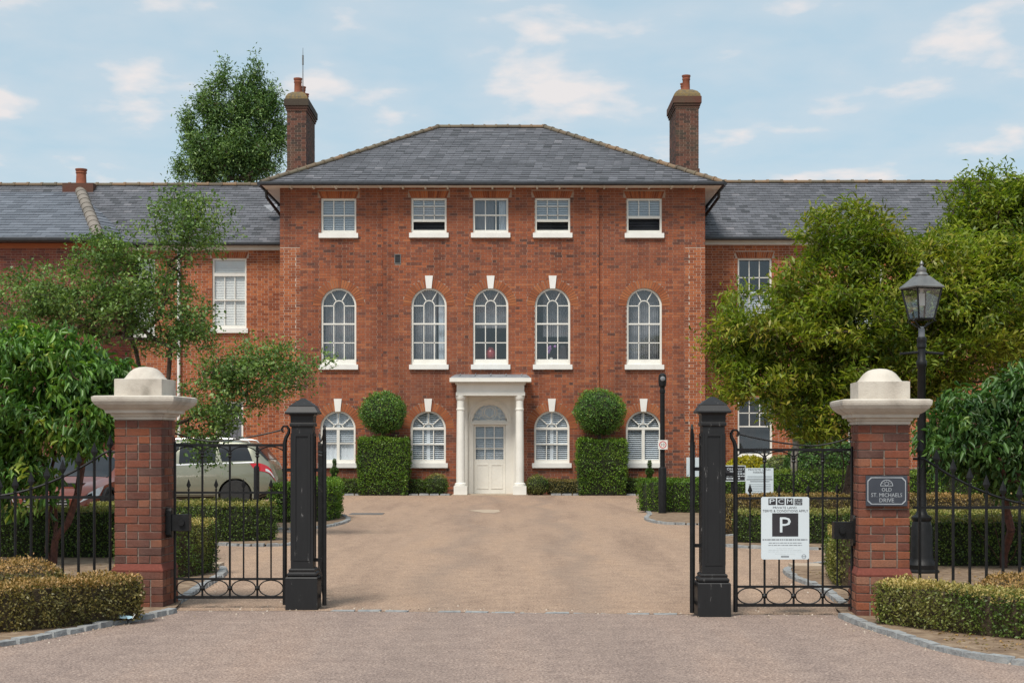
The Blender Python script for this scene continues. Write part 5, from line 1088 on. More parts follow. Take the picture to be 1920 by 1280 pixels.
def far_sign(label, D, px0, px1, py0, py1, board, lines, post_x=None, frame=None):
    X0, X1, Z0, Z1 = PX(px0, D), PX(px1, D), PZ(py1, D), PZ(py0, D); root = thing('notice_board', label, 'sign', ((X0 + X1) / 2, D, 0))
    b = MB(); b.box(X0, X1, D - .01, D + .01, Z0, Z1); b.build('board', board, root)
    if frame: b = MB(); b.strip(rect(X0, X1, Z0, Z1), rect(X0 + .015, X1 - .015, Z0 + .015, Z1 - .015), D - .014, D - .0101); b.build('frame', frame, root)
    for s_, a0, a1, b0, b1, m_ in lines: text(s_, (PX(a0, D) + PX(a1, D)) / 2, (PZ(b0, D) + PZ(b1, D)) / 2, D - .0115, PX(a1, D) - PX(a0, D), PZ(b0, D) - PZ(b1, D), m_, root)
    for xp in post_x or []: b = MB(); b.tube([(PX(xp, D), D + .04, 0), (PX(xp, D), D + .04, Z1 - .03)], .03, 8); b.build('post', 'iron', root)
    return root, X0, X1, Z0, Z1
r_, X0, X1, Z0, Z1 = far_sign('pale notice reading PRIVATE LAND beside the black ONE WAY board', 25.5, 1398, 1450, 877, 930, 'sign', [('PRIVATE LAND', 1403, 1445, 878.5, 881.5, 'ink'), ('PARKING', 1412, 1432, 883, 887, 'ink')], [1424])
for k, (f0, f1, z) in enumerate(((.06, .94, .70), (.06, .94, .66), (.03, .97, .585), (.16, .86, .515), (.1, .9, .42), (.1, .9, .36), (.1, .9, .3), (.1, .9, .24), (.1, .6, .18), (.1, .9, .12))):
    b = MB(); z_ = Z0 + (Z1 - Z0) * z; h_ = .006 if k not in (2, 3) else .010; b.box(X0 + (X1 - X0) * f0, X0 + (X1 - X0) * f1, 25.5 - .012, 25.5 - .0102, z_, z_ + h_); b.build('small_print', 'ink' if k in (2, 3) else 'inkgrey', r_)
r_, X0, X1, Z0, Z1 = far_sign('black ONE WAY board with white lettering behind the pale notice', 26.2, 1350, 1398, 872, 902, 'ink', [('ONE WAY', 1363, 1396, 876.5, 881, 'sign')], [1374], 'sign')
b = MB(); b.bar((PX(1368, 26.2), PZ(883.5, 26.2)), (PX(1391, 26.2), PZ(883.5, 26.2)), .012, 26.188, 26.1895); b.build('arrow', 'sign', r_)
for k in range(3):
    b = MB(); z_ = PZ(887.5 + k * 4.4, 26.2)
    x_ = PX(1362, 26.2)
    while x_ < PX(1396 if k < 2 else 1386, 26.2): wl = random.uniform(.02, .06); b.box(x_, x_ + wl, 26.188, 26.1895, z_ - .012, z_ + .008); x_ += wl + .012
    b.build('small_print', 'sign', r_)
far_sign('blank pale board on a black post beyond the main gate', 33.0, 1287, 1322, 857, 893, 'sign', [], [1306])
# speed-limit lamp column
LC = thing('lamp_column', 'slim black lamp column carrying a round 10 sign', 'lamp post', (PX(1242, 31.4), 31.4, 0)); D = 31.4; xq = PX(1242, D)
b = MB(); b.lathe([(.085, 0), (.085, .95), (.078, .98), (.052, 1.0), (.05, 2.55), (.06, 2.56), (.06, 2.62), (.05, 2.63), (.05, 2.7)], 14, xq, D); b.build('column', 'iron', LC, smooth=True)
b = MB(); b.lathe([(.05, 2.68), (.075, 2.7), (.085, 2.78), (.085, 2.88), (.07, 2.94), (.03, 2.97)], 14, xq, D); b.build('lamp_head', 'iron', LC, smooth=True); b = MB(); b.lathe([(.03, -.10), (.05, -.09), (.055, -.06), (.03, -.05)], 12, xq, D, 'y', 2.85); b.build('lamp_lens', 'lead', LC, smooth=True)
sgn = thing('speed_sign', 'small white square sign with red ringed 10 on the slim column', 'sign', (xq, D - .09, PZ(842, D))); b = MB(); b.box(PX(1233, D), PX(1251, D), D - .09, D - .084, PZ(842, D), PZ(824.5, D)); b.build('board', 'white', sgn)
zq = PZ(833.2, D); b = MB(); arc_bar(b, xq, zq, .068, 0, 360, .016, D - .0925, D - .0902, 28); b.build('ring', 'red', sgn); text('10', xq, zq, D - .0915, .07, .062, 'ink', sgn)
# bollard
b = MB(); D = 30.9; b.lathe([(.06, 0), (.06, .98), (.05, 1.02), (.02, 1.04)], 12, PX(481, D), D); o = b.build('bollard', 'iron', None, smooth=True); tag(o, 'plain black bollard at the tail of the sage green car', 'bollard')
# ================================================================== VICTORIAN LAMP POST
D = 17.3; LX = PX(1728, D); LP = thing('street_lamp', 'black lamp post with four-sided glass lantern behind the railing', 'lamp post', (LX, D, 0))
b = MB(); b.lathe([(.20, 0), (.20, .05), (.17, .07), (.175, .12), (.15, .15), (.13, .2), (.12, .55), (.10, .62), (.115, .64), (.115, .67), (.07, .70), (.055, .74), (.05, 1.2), (.046, 2.4), (.06, 2.42), (.06, 2.47), (.045, 2.49), (.045, 2.62), (.055, 2.63), (.055, 2.66), (.05, 2.68), (.055, 2.70), (.055, 2.73), (.048, 2.75)], 18, LX, D); b.build('column', 'iron', LP, smooth=True)
zb_ = PZ(663, D); b = MB(); b.tube([(LX - .25, D, zb_), (LX - .22, D, zb_), (LX - .06, D, zb_ + .015), (LX + .06, D, zb_ + .015), (LX + .22, D, zb_), (LX + .25, D, zb_)], [.022, .016, .018, .018, .016, .022], 8); b.build('ladder_bar', 'iron', LP, smooth=True)
b = MB(); z = 2.75; b.lathe([(.038, z), (.036, z + .1), (.03, z + .12)], 12, LX, D); b.build('collar', 'lead', LP, smooth=True)
zl0, zl1 = PZ(598, D), PZ(541, D); a0, a1 = .10, .162
b = MB()
for s1, s2 in ((1, 1), (1, -1), (-1, 1), (-1, -1)): b.tube([(LX + s1 * .02, D + s2 * .02, z + .10), (LX + s1 * .10, D + s2 * .10, z + .17), (LX + s1 * .13, D + s2 * .13, zl0 - .03), (LX + s1 * .10, D + s2 * .10, zl0)], .009, 6)
b.build('frog_bracket', 'iron', LP, smooth=True)
LRZq = R(18)
def lrot(x, y): return (LX + x * math.cos(LRZq) - y * math.sin(LRZq), D + x * math.sin(LRZq) + y * math.cos(LRZq))
b = MB(); cs = ((-1, -1), (1, -1), (1, 1), (-1, 1))
for i in range(4):
    p0 = [(*lrot(cs[i][0] * a0, cs[i][1] * a0), zl0), (*lrot(cs[(i + 1) % 4][0] * a0, cs[(i + 1) % 4][1] * a0), zl0)]; p1 = [(*lrot(cs[i][0] * a1, cs[i][1] * a1), zl1), (*lrot(cs[(i + 1) % 4][0] * a1, cs[(i + 1) % 4][1] * a1), zl1)]
    b.tube([p0[0], p1[0]], .012, 5); b.tube([p0[0], p0[1]], .013, 5); b.tube([p1[0], p1[1]], .014, 5)
LF = b.build('lantern_frame', 'iron', LP)
for i in range(4):
    j = (i + 1) % 4; b = MB(); b.add([(*lrot(cs[i][0] * a0, cs[i][1] * a0), zl0), (*lrot(cs[j][0] * a0, cs[j][1] * a0), zl0), (*lrot(cs[j][0] * a1, cs[j][1] * a1), zl1), (*lrot(cs[i][0] * a1, cs[i][1] * a1), zl1)], [(0, 1, 2, 3)]); b.build('pane', 'lampglass', LF)
b = MB(); prof = [(a1 + .02, zl1), (a1 + .024, zl1 + .015), (.12, zl1 + .085), (.07, zl1 + .14), (.055, zl1 + .15)]; vs = []; fs = []
for a, z_ in prof: vs += [(*lrot(c0 * a, c1 * a), z_) for c0, c1 in cs]
for i in range(len(prof) - 1):
    for k in range(4): q = i * 4 + k; p = i * 4 + (k + 1) % 4; fs.append((q, p, p + 4, q + 4))
fs.append((3, 2, 1, 0)); b.add(vs, fs); b.lathe([(.07, zl1 + .14), (.075, zl1 + .16), (.05, zl1 + .19), (.055, zl1 + .20), (.05, zl1 + .235), (.02, zl1 + .25), (.015, zl1 + .265), (.024, zl1 + .285), (.015, zl1 + .305), (.003, zl1 + .325)], 14, LX, D); b.build('lantern_roof', 'ducting', LP, smooth=True)
b = MB(); b.box(LX - .03, LX + .03, D - .03, D + .03, zl1 - .20, zl1 - .06); b.tube([(LX, D, zl1 - .06), (LX, D, zl1)], .02, 8); b.build('lamp_unit', 'white', LF)
# ================================================================== CARS
def car(name, label, paint, loc, rz, L=4.5, H=1.62, W=1.84, suv=True):
    root = thing(name, label, 'car', loc, None, rz); hk = H / 1.64
    F = np.linspace(0, 1, 121)
    def prof(p):
        y = np.interp(F, [a for a, _ in p], [c for _, c in p]); k = np.array([1, 2, 3, 2, 1]) / 9; return np.convolve(np.pad(y, 2, mode='edge'), k, 'valid')
    if suv: zt = prof([(0, .60), (.02, .74), (.07, .90), (.24, 1.06), (.40, 1.55), (.46, 1.61), (.62, 1.64), (.82, 1.60), (.885, 1.54), (.955, 1.14), (.985, .98), (1, .66)])
    else: zt = prof([(0, .55), (.02, .68), (.08, .82), (.27, .98), (.43, 1.44), (.52, 1.5), (.66, 1.5), (.84, 1.40), (.95, 1.02), (.985, .9), (1, .6)]) * 1.02
    zb = np.minimum(prof([(0, .58), (.03, .72), (.10, .84), (.25, .96), (.5, 1.0), (.8, 1.05), (.92, 1.08), (.97, .98), (1, .62)]) * (1 if suv else .94), zt - .015)
    wv = prof([(0, .60), (.02, .70), (.06, .80), (.12, .875), (.25, .92), (.75, .92), (.92, .875), (.975, .80), (1, .68)]) * W / 1.84; zsill = prof([(0, .36), (.08, .24), (.9, .26), (1, .42)])
    zt, zb = zt * hk, zb * hk
    VS = np.arange(9.0)
    def S(f, v, off=0.0):
        z_t, z_b, w_, zs = (np.interp(f, F, a) for a in (zt, zb, wv, zsill)); dz = z_t - z_b; m1 = zs + (z_b - zs) * .35; m2 = zs + (z_b - zs) * .7
        ys = [w_ * .78, w_ * .96, w_, w_ * .995, w_ * .965, w_ * .87, w_ * .76, w_ * .62, 0]; zz = [zs, zs + .07, m1, m2, z_b, z_b + dz * .52, z_b + dz * .9, z_b + dz * .975, z_t]
        y = np.interp(v, VS, ys); z = np.interp(v, VS, zz); n = np.array([y * 0.9, z - zs - .25]); n = n / (np.linalg.norm(n) + 1e-9); nx = -1 if f < .12 else (1 if f > .9 else 0)
        return ((f - .5) * L + nx * off * .8, y + n[0] * off, z + n[1] * off)
    wf = (.195, .80); rw = .345 * (1 if suv else .93); nf, nv = 110, 25; b = MB(); vs = []; fs = []
    fl = np.linspace(0, 1, nf); vl = np.linspace(0, 8, nv)
    for side in (-1, 1):
        o = len(vs)
        for f in fl:
            for v in vl: p = S(f, v); vs.append((p[0], side * p[1], p[2]))
        for i in range(nf - 1):
            for j in range(nv - 1):
                q = (o + i * nv + j, o + (i + 1) * nv + j, o + (i + 1) * nv + j + 1, o + i * nv + j + 1); c = np.mean([vs[k] for k in q], axis=0)
                if any((c[0] - (w_ - .5) * L) ** 2 + (c[2] - rw) ** 2 < (rw + .055) ** 2 for w_ in wf) and abs(c[1]) > .45: continue
                fs.append(q if side < 0 else q[::-1])
    for i in (0, nf - 1): fs.append(tuple([i * nv + j for j in range(nv)] + [nf * nv + i * nv + j for j in reversed(range(nv))]))
    b.add(vs, fs); b.build('body', paint, root, False, smooth=True)
    def patch(nm, mat, f0, f1, v0, v1, sides=(-1, 1), off=.006, n=8, shear=0.0, m=6):
        for side in sides:
            b = MB(); vs = []
            for i in range(n + 1):
                for j in range(m + 1):
                    v = v0 + (v1 - v0) * j / m; p = S(f0 + (f1 - f0) * i / n + shear * (j / m - .5), v, off); vs.append((p[0], side * p[1], p[2]))
            b.add(vs, [(i * (m + 1) + j, (i + 1) * (m + 1) + j, (i + 1) * (m + 1) + j + 1, i * (m + 1) + j + 1) for i in range(n) for j in range(m)]); b.build(nm, mat, root, False, smooth=True)
    patch('side_window', 'carglass', .36, .505, 4.2, 5.9, shear=.05); patch('side_window', 'carglass', .52, .70, 4.2, 5.95); patch('side_window', 'carglass', .715, .865 if suv else .82, 4.25, 5.8, shear=-.035)
    patch('window_trim', 'chrome', .33, .89 if suv else .84, 4.06, 4.16, off=.008, m=1, n=16)
    b = MB(); vs = []; n = 10; ff = np.linspace(.262, .405, 7)
    for f in ff:
        for k in range(-n, n + 1): v = 8 - abs(k) / n * 2.3; p = S(f, v, .006); vs.append((p[0], math.copysign(p[1], k), p[2]))
    b.add(vs, [(i * (2 * n + 1) + k, i * (2 * n + 1) + k + 1, (i + 1) * (2 * n + 1) + k + 1, (i + 1) * (2 * n + 1) + k) for i in range(6) for k in range(2 * n)]); b.build('windscreen', 'carglass', root, False, smooth=True)
    b = MB(); vs = []; ff = np.linspace(.893, .952, 6)
    for f in ff:
        for k in range(-n, n + 1): v = 8 - abs(k) / n * 2.4; p = S(f, v, .008); vs.append((p[0] + .004, math.copysign(p[1], k), p[2]))
    b.add(vs, [(i * (2 * n + 1) + k, i * (2 * n + 1) + k + 1, (i + 1) * (2 * n + 1) + k + 1, (i + 1) * (2 * n + 1) + k) for i in range(5) for k in range(2 * n)]); b.build('rear_window', 'carglass', root, False, smooth=True)
    patch('tail_light', 'redlens', .885, .985, 3.25, 4.0, off=.010, shear=-.03); patch('tail_light_insert', 'clearlens', .945, .984, 3.35, 3.62, off=.014, m=2)
    patch('headlight', 'clearlens', .022, .125, 3.1, 4.0, off=.008, shear=.05); patch('headlight_bezel', 'carglass', .03, .06, 3.3, 3.8, off=.012, m=3)
    patch('lower_trim', 'rubber', .02, .985, .3, 1.15, off=.008, n=50, m=2); patch('fog_lamp', 'chrome', .012, .05, 1.5, 1.75, off=.012, m=2); patch('rear_reflector', 'redlens', .965, .99, 1.35, 1.7, off=.012, m=2)
    b = MB(); b.box(-L / 2 - .012, -L / 2 + .05, -.42, .42, .40 * hk, .58 * hk); b.build('grille', 'rubber', root, False)
    for k in range(3): b = MB(); z = (.43 + k * .055) * hk; b.box(-L / 2 - .02, -L / 2 - .0125, -.40, .40, z, z + .018); b.build('grille_bar', 'chrome', root, False)
    b = MB(); b.box(-L / 2 + .3, L / 2 - .3, -.5, .5, .22, .8); b.build('underbody', 'rubber', root, False)
    if suv:
        for s_ in (-1, 1):
            pts = []
            for f in np.linspace(.43, .85, 12): p = S(f, 6.6); pts.append((p[0], s_ * p[1], p[2] + .045))
            pts = [(pts[0][0] - .05, pts[0][1], pts[0][2] - .04)] + pts + [(pts[-1][0] + .05, pts[-1][1], pts[-1][2] - .05)]; b = MB(); b.tube(pts, .017, 6); b.build('roof_rail', 'chrome', root, False, smooth=True)
    for w_ in wf:
        for s_ in (-1, 1):
            x = (w_ - .5) * L; y = s_ * (W / 2 - .12)
            b = MB(); r = rw; hw = .105; b.lathe([(r * .66, -hw), (r * .93, -hw), (r, -hw * .7), (r, hw * .7), (r * .93, hw), (r * .66, hw)], 28, x, y, 'y', rw); wh = b.build('wheel', 'rubber', root, False, smooth=True)
            b = MB(); b.lathe([(r * .66, -hw * .9), (r * .62, -hw * .3), (r * .62, hw * .3), (r * .66, hw * .9)], 24, x, y, 'y', rw); yo = y + s_ * .07
            for k in range(5): a = 2 * math.pi * k / 5 + .3; b.bar((x, rw), (x + r * .64 * math.cos(a), rw + r * .64 * math.sin(a)), .07, yo - .015, yo + .015)
            b.build('rim', 'chrome', wh, False)
            b = MB(); A = [math.pi * k / 18 for k in range(-1, 20)]; ro_, ri_ = rw + .085, rw + .035; yy = s_ * (W / 2 + .004)
            b.strip([(x + ro_ * math.cos(a), rw + ro_ * math.sin(a)) for a in A], [(x + ri_ * math.cos(a), rw + ri_ * math.sin(a)) for a in A], min(yy, yy - s_ * .12), max(yy, yy - s_ * .12), closed=False); b.build('wheel_arch', paint if suv else 'rubber', root, False, smooth=True)
    for s_ in (-1, 1):
        b = MB(); p = S(.345, 4.3); b.lathe([(.02, -.09), (.075, -.06), (.085, .03), (.03, .08)], 12, p[0], s_ * (p[1] + .12), 'y', p[2] + .03); b.build('door_mirror', paint, root, False, smooth=True)
    return root
car('parked_car', 'sage green sport utility car with red tail light behind the side gate', 'sage', (PX(517, 33.2) - 2.25, 34.1, 0), 0, 4.5, 1.60)
car('parked_car', 'brown-red hatchback with bright headlamp parked behind the black railing', 'redcar', (-7.95, 28.2, 0), R(84), 4.1, 1.48, 1.74, False)
car('parked_car', 'silver hatchback with dark windscreen parked beside the brown-red one', 'silver', (-9.85, 27.6, 0), R(84), 4.2, 1.5, 1.76, False)
car('parked_car', 'pale silver car parked on the far drive beyond the lamp post', 'silver', (12.3, 39.6, 0), R(4), 4.3, 1.5, 1.76, False)
# ================================================================== HEDGES AND CLIPPED SHRUBS
def XD(px, D): return (PX(px, D), D)
FG = 'low front hedges beside the gate'
hedge('browned low box hedge with yellow top beside the litter', [(-5.6, 11.3), (PX(0, 11.95), 11.95), (PX(130, 12.4), 12.4), (PX(244, 12.85), 12.85)], .40, .36, .028, 6500, 'dry', dry_top(.7, .75), FG, core='core_dry')
hedge('low box hedge with straw coloured top below the nameplate pier', [(PX(1668, 12.55), 12.55), (PX(1800, 12.0), 12.0), (PX(1920, 11.55), 11.55), (5.2, 10.9)], .42, .34, .028, 6500, 'box', dry_top(.75, .35), FG, core='core_dry')
ball('yellowing box mound behind the browned low hedge', (PX(50, 12.95), 12.95, .27), .34, .026, 6000, 'dry', dry_top(.8, .5), name='box_mound', squash=.75, core='core_dry')
ball('straw coloured box mound behind the low hedge near the lamp post', (PX(1905, 12.6), 12.6, .13), .38, .026, 6000, 'dry', dry_top(.8, .4), name='box_mound', squash=.75, core='core_dry')
hedge('dark clipped hedge behind the laurel tree and railing near the litter', [(-12, 19.75), (-8, 19.75), (-4.75, 19.75)], .6, .62, .034, 2600, 'box', dry_top(.55), 'inner clipped hedges')
hedge('straw flecked box hedge just inside the pier without nameplate', [(-4.25, 16.3), (-3.75, 16.75), (-3.62, 17.4)], .42, .60, .028, 5200, 'box', dry_top(.7, .45), 'inner clipped hedges', core='core_dry')
hedge('curved clipped hedge with browned end in front of the green car', [(-6.4, 23.0), (-5.2, 22.75), (-4.3, 22.75), (-3.72, 23.05)], .55, .56, .032, 3200, 'box', dry_top(.5, .35), 'inner clipped hedges')
hedge('thin dark hedge strip directly in front of the green car', [(-6.4, 24.7), (-4.1, 24.7)], .4, .52, .032, 2600, 'box', dry_top(.3), 'inner clipped hedges')
hedge('bright green clipped hedge rounding the kerb by the drive near the green car', [(-4.5, 28.0), (-3.9, 28.1), (-3.62, 28.9), (-3.75, 30.4)], .55, .72, .04, 2600, 'privet', dry_none, 'inner clipped hedges', jit=.08)
hedge('dark clipped hedge behind the lamp post and railing', [(4.6, 18.4), (8, 18.5), (12, 18.7)], .6, .56, .034, 2600, 'box', dry_top(.6), 'inner clipped hedges')
hedge('straw topped box hedge just inside the nameplate pier', [(3.62, 15.6), (3.72, 16.6), (4.1, 17.4)], .48, .55, .028, 5200, 'box', dry_top(.85, .4), 'inner clipped hedges', core='core_dry')
hedge('clipped green hedge behind the parking sign', [(3.4, 22.6), (4.2, 22.35), (6, 22.3), (9, 22.3)], .6, .46, .032, 3200, 'box', dry_top(.5), 'inner clipped hedges')
hedge('browned hedge strip behind the pale notice board', [(3.3, 24.6), (5, 24.7), (9, 24.7)], .5, .62, .034, 2600, 'dry', dry_top(.4, .5), 'inner clipped hedges', core='core_dry')
hedge('bright green hedge around the slim lamp column', [(3.05, 32.6), (3.2, 32.2), (4.2, 31.8), (5.6, 31.6)], .7, .66, .04, 2400, 'privet', dry_none, 'inner clipped hedges', jit=.08)
hedge('long green hedge on the far side of the bed beneath the yellow-green tree', [(4.6, 33.2), (8, 33.2), (12, 33.2)], .8, .82, .045, 1600, 'privet', dry_top(.25), 'inner clipped hedges', jit=.08)
WG = 'low hedges along the house front'
hedge('low hedge under the ground floor window nearest the green car', [(PX(612, 42.9), 42.95), (PX(672, 42.9), 42.95)], .5, .40, .045, 1500, 'box', dry_none, WG)
hedge('low hedge between box topiary and small ball on the green car side', [(PX(735, 42.9), 42.95), (PX(815, 42.9), 42.95)], .5, .36, .045, 1500, 'box', dry_none, WG)
hedge('browned low hedge between the porch and the taller box topiary', [(PX(1026, 42.9), 42.95), (PX(1090, 42.9), 42.95)], .5, .38, .045, 1500, 'dry', dry_top(.2, .4), WG)
hedge('low dark hedge running from the taller box topiary to the slim lamp column', [(PX(1092, 42.9), 42.85), (PX(1330, 42.9), 42.85)], .5, .42, .045, 1500, 'box', dry_none, WG)
ball('small clipped ball at the porch on the green car side', (PX(819, 42.7), 42.75, .28), .33, .04, 1900, 'box', dry_top(.4)); ball('small clipped ball at the porch on the lamp column side', (PX(1008, 42.7), 42.75, .26), .32, .04, 1900, 'box', dry_top(.3, .3))
def topiary(label, px0, px1, yt, pc, yc, r):
    D = 42.6; x0, x1 = PX(px0, D), PX(px1, D); zt = PZ(yt, D)
    root = hedge(label, [(x0 + .02, D), (x1 - .02, D)], .9, zt - .03, .05, 1700, 'privet', dry_none, 'topiary pairs at the house', name='box_topiary', jit=.085, tuck=.13); root['category'] = 'topiary'
    c = (PX(pc, D), D, PZ(yc, D)); b = MB(); b.tube([(c[0], c[1], zt - .1), (c[0], c[1], c[2] - .4)], .05, 8); b.build('stem', 'trunk', root)
    rr = r / FPX * D; b = MB(); b.lathe([(max(.02, (rr - .05) * math.sin(a)), c[2] - (rr - .05) * .88 * math.cos(a)) for a in [math.pi * k / 12 for k in range(13)]], 18, c[0], c[1]); b.build('ball_core', 'core', root, smooth=True)
    n = int(4 * math.pi * rr * rr * 1800); d = nrm(rng.normal(0, 1, (n, 3))); o = leafy(root, d * np.array([rr, rr, rr * .88]) + np.array(c), d, .05, 'laurel', dry_none, jit=.10); o.name = 'ball_foliage'; o['kind'] = 'stuff'
topiary('box and ball topiary beside the window nearest the green car', 672, 767, 823, 718.5, 774, 42); topiary('box and ball topiary beside the window nearest the slim lamp column', 1082, 1174, 825, 1124, 772, 46)
def sapling(label, px, D, yt, yb):
    x = PX(px, D); z0, z1 = .03, PZ(yt, D); root = thing('conifer_sapling', label, 'shrub', (x, D, .03), 'little conifers under the windows'); b = MB(); b.tube([(x, D, .03), (x, D, z1)], [.02, .006], 6); b.build('stem', 'trunk', root)
    n = 1100; t = rng.random(n); a = rng.random(n) * 2 * math.pi; r = (1 - t) ** .8 * .17 * (.75 + .35 * np.sin(t * 22)) + .015; zz = z0 + .25 * (z1 - z0) * 0 + t * (z1 - z0); d = np.stack([np.cos(a), np.sin(a), np.full(n, .5)], 1)
    o = leaves('foliage', np.stack([np.cos(a) * r * .5, np.sin(a) * r * .5, zz - .03], 1), d + rng.normal(0, .3, (n, 3)), np.tile([0, 0, 1.0], (n, 1)) + rng.normal(0, .3, (n, 3)), r * .8 + .03, .4, rng.random(n) * .6, np.zeros(n), 'birch', root); o['kind'] = 'stuff'
sapling('little conifer under the window nearest the green car', 627, 42.9, 860, 900); sapling('little conifer under the window nearest the slim lamp column', 1218, 42.9, 863, 900)
ball('golden leaved shrub under the wing window above the notice boards', (PX(1402, 41.0), 41.0, .72), .62, .07, 1300, 'yellow', dry_none, name='golden_shrub', squash=.62, cat='shrub', stem=.1)
ball('dark rounded shrub beside the slender pale trunk', (PX(1545, 36.5), 36.5, .8), .95, .07, 900, 'laurel_dark', dry_none, name='garden_shrub', squash=.9, cat='shrub', stem=.1)
ball('browned rounded shrub between the notice boards and pale trunk', (PX(1468, 37.5), 37.5, .6), .6, .06, 1000, 'haw', dry_top(.3, .3), name='garden_shrub', squash=.95, cat='shrub', stem=.1)
# ================================================================== TREES
tree('laurel_tree', 'glossy drooping-leaved laurel tree behind the railing before the red car', (PX(95, 18.3), 18.4, .03), 4, [BL(70, 735, 18.3, 195, 125, 1.15), BL(-40, 800, 18.1, 120, 90, .8), BL(190, 760, 18.2, 75, 95, .7), BL(60, 655, 18.4, 150, 50, .8), BL(30, 900, 18.0, 75, 60, .5)], 560, 30, .125, .36, 'laurel', 'redbark', .05, .17, droop=.42, seed=3, full=True, trunk_top=(PX(90, 18.3), 18.3, 1.45), out=.5)
tree('laurel_tree', 'glossy drooping-leaved laurel tree behind the railing near the lamp post', (PX(1882, 17.9), 17.9, .03), 4, [BL(1850, 800, 17.6, 125, 85, .9), BL(1960, 770, 17.5, 140, 95, .9), BL(1775, 830, 17.5, 55, 60, .5), BL(1900, 870, 17.4, 90, 60, .5)], 430, 30, .12, .36, 'laurel_dark', 'redbark', .048, .16, droop=.42, seed=5, full=True, trunk_top=(PX(1885, 17.7), 17.7, 1.25), out=.5)
def spots(P, rg): return np.clip(rg.normal(0.03, .12, len(P)) + .24 * np.clip(wob(P, 1.4) - .1, 0, 1), 0, .8)
tree('hawthorn_tree', 'sparse open-crowned tree with thin twigs in front of the dark brick block', (PX(275, 24.4), 24.4, .03), 1, [BL(360, 420, 24.4, 95, 80, .8), BL(250, 560, 24.6, 150, 95, 1.2), BL(80, 570, 24.4, 130, 85, 1.1), BL(200, 470, 24.4, 80, 50, .7), BL(455, 700, 24.0, 125, 70, .9), BL(400, 780, 23.9, 75, 65, .7), BL(545, 690, 23.8, 60, 60, .5), BL(360, 620, 24.2, 70, 60, .7), BL(610, 655, 23.8, 14, 28, .12), BL(390, 850, 23.8, 40, 45, .3)], 1050, 34, .066, .6, 'haw', 'trunk', .055, .2, droop=.08, seed=8, trunk_top=(PX(268, 24.4), 24.4, 2.2), surf=.6)
tree('spreading_tree', 'broad yellow-green tree with layered foliage in front of the brick wing', (PX(1575, 26.6), 26.6, .03), 2, [BL(1480, 600, 26.4, 150, 110, 1.5), BL(1650, 570, 26.8, 190, 150, 1.9), BL(1590, 440, 26.6, 105, 75, 1.1), BL(1830, 590, 26.4, 160, 150, 1.6), BL(1390, 640, 26.2, 85, 65, .9), BL(1440, 715, 26.2, 110, 55, 1.0), BL(1780, 490, 26.8, 130, 75, 1.2), BL(1600, 700, 26.2, 120, 70, 1.1), BL(1930, 560, 26.6, 120, 160, 1.3), BL(1530, 775, 26.0, 85, 55, .8), BL(1650, 760, 26.2, 95, 60, .9), BL(1400, 700, 26.0, 60, 50, .7), BL(1720, 680, 26.2, 120, 90, 1.1)], 1650, 58, .13, .30, 'sumac', 'trunk', .10, .24, droop=.06, upw=.12, seed=12, trunk_top=(PX(1585, 26.6), 26.6, 2.2), dryf=spots)
tree('slender_tree', 'slender pale-trunked young tree with small green crown behind the parking sign', (PX(1484, 33), 33, .03), 1, [BL(1490, 765, 33, 68, 52, .8), BL(1540, 790, 33, 50, 45, .6)], 170, 30, .10, .4, 'laurel_dark', 'palebark', .075, .2, seed=14, trunk_top=(PX(1490, 33), 33, 1.7))
tree('garden_tree', 'mid green tree rising above the right-hand slate ridge behind the yellow-green tree'.replace('right-hand ', ''), (PX(1850, 38.5), 38.5, .03), 1, [BL(1855, 372, 38.5, 95, 70, 1.3), BL(1930, 400, 38.5, 90, 80, 1.3), BL(1800, 450, 38.3, 70, 50, 1.0), BL(1880, 480, 38.3, 110, 60, 1.2)], 480, 48, .16, .32, 'sumac', 'trunk', .14, .27, seed=16)
tree('tall_tree', 'tall feathery dark green tree rising behind the slate wing roof', (PX(440, 64), 64, 0), 3, [BL(a, c, 64, e, f, e / 44 * .9) for a, c, e, f in ((430, 285, 75, 60), (385, 305, 52, 40), (480, 290, 55, 60), (360, 262, 28, 34), (402, 220, 34, 50), (448, 210, 36, 55), (492, 200, 34, 60), (417, 150, 15, 48), (480, 140, 17, 44), (395, 170, 12, 34), (352, 222, 18, 28), (378, 190, 17, 28), (520, 250, 22, 60), (450, 160, 18, 26), (512, 180, 15, 34), (340, 310, 16, 24))], 850, 62, .17, .32, 'birch', 'trunk', .16, .40, droop=.2, upw=.25, seed=18, trunk_top=(PX(440, 64), 64, 7.0), surf=.95, out=.5, aniso=(.8, .8, 1.35))
# loose stones gathered along the threshold and kerb edges
def stones():
    b = MB(); rd = random.Random(5)
    for (x0, y0, x1, y1, n, sp) in ((-3.0, 13.75, -2.1, 13.8, 60, .25), (1.95, 13.3, 2.9, 13.35, 60, .25), (-1.6, 13.75, 1.5, 13.5, 70, .12), (-3.85, 11.1, -3.1, 13.2, 110, .10), (2.85, 12.5, 3.6, 10.3, 110, .10), (-3.2, 15, -3.2, 17, 50, .1), (3.1, 15, 3.0, 17, 50, .1)):
        for _ in range(n):
            f = rd.random(); x, y, r = x0 + (x1 - x0) * f + rd.gauss(0, sp), y0 + (y1 - y0) * f + rd.gauss(0, sp), rd.uniform(.004, .011); b.cur = rd.random()
            b.add([(x, y, r * 1.4), (x - r, y - r * .6, .001), (x + r * .9, y - r * .8, .001), (x + r, y + r * .7, .001), (x - r * .8, y + r, .001)], [(0, 1, 2), (0, 2, 3), (0, 3, 4), (0, 4, 1)])
    o = b.build('loose_gravel', 'stones'); tag(o, 'loose pale stones scattered along the gate threshold and kerbs', 'gravel', None, 'stuff')
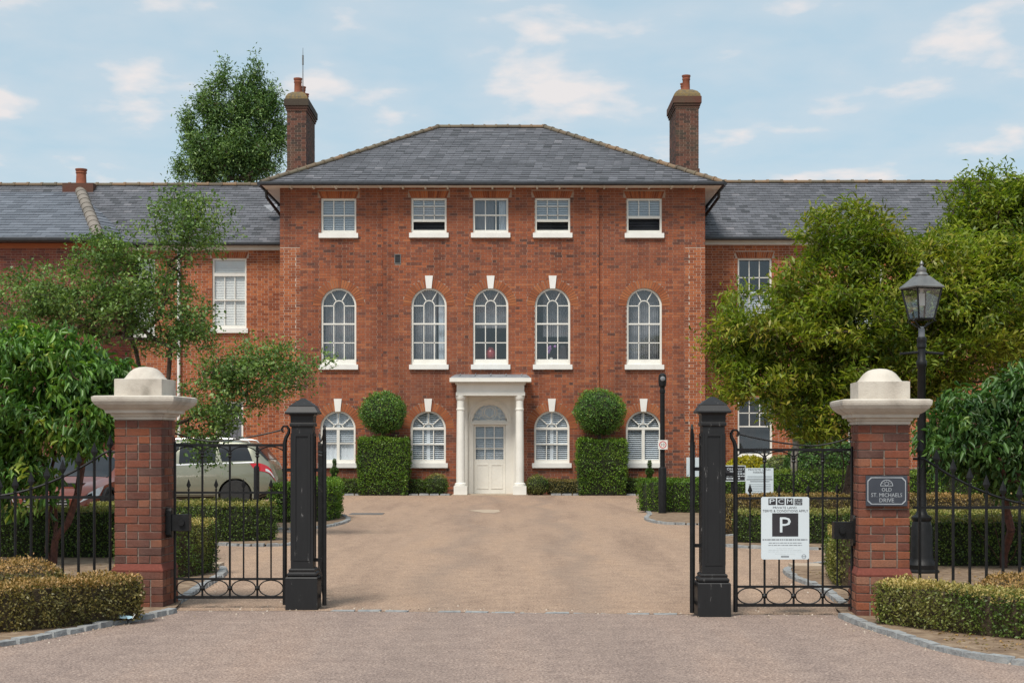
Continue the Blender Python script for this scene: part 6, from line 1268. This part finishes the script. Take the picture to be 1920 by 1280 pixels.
M['stones'] = tinted('loose_stone', [(0, (0.16, 0.12, 0.09)), (0.5, (0.36, 0.28, 0.21)), (1, (0.6, 0.52, 0.44))])
stones()
# litter
mk = thing('face_mask', 'crumpled pale blue face mask lying on the soil below the browned hedge', 'litter', (PX(224, 12.5), 12.62, .035)); b = MB(); n = 7; vs = []
for i in range(n):
    for j in range(4): vs.append((-.08 + .16 * i / (n - 1), (-.03 + .06 * j / 3) * (1 - .35 * abs(i / 3 - 1)), .012 + .03 * math.sin(j * 1.05) * (1 - .5 * abs(i / 3 - 1)) + random.uniform(0, .012)))
b.add(vs, [(i * 4 + j, (i + 1) * 4 + j, (i + 1) * 4 + j + 1, i * 4 + j + 1) for i in range(n - 1) for j in range(3)]); b.build('mask_body', 'mask', mk, False, smooth=True)
for s_ in (-1, 1): b = MB(); b.tube([(s_ * .08, -.015, .015), (s_ * .10, 0, .05), (s_ * .085, .02, .06), (s_ * .07, .02, .02)], .0025, 5); b.build('ear_loop', 'white', mk, False)
# fallen leaves on the soil and kerb edge, as in a dry summer
def litter(cx, cy, rx, ry, n, z):
    P = np.stack([cx + rng.uniform(-rx, rx, n), cy + rng.uniform(-ry, ry, n), np.full(n, z)], 1); d = rng.normal(0, 1, (n, 3)) * np.array([1, 1, .15]); return P, d
Ps = []; Ds = []
for a in ((-4.2, 12.2, 1.2, .9, 900, .036), (3.9, 11.7, .7, .9, 500, .036), (-5.5, 16.0, 2.0, 1.6, 700, .036), (5.2, 15.8, 1.8, 1.6, 700, .036)): p, d = litter(*a); Ps.append(p); Ds.append(d)
P = np.vstack(Ps); d = np.vstack(Ds); n = len(P); keep = (P[:, 0] < -3.55 + np.abs(P[:, 1] - 13.3) * -.25) | (P[:, 0] > 3.3); P, d = P[keep], d[keep]; n = len(P)
o = leaves('fallen_leaves', P, d, np.tile([0, 0, 1.0], (n, 1)) + rng.normal(0, .25, (n, 3)), rng.uniform(.015, .045, n), .5, rng.random(n), rng.random(n) * .9, 'dry', None); tag(o, 'dry fallen leaves scattered over the bare planting beds', 'leaves', None, 'stuff')
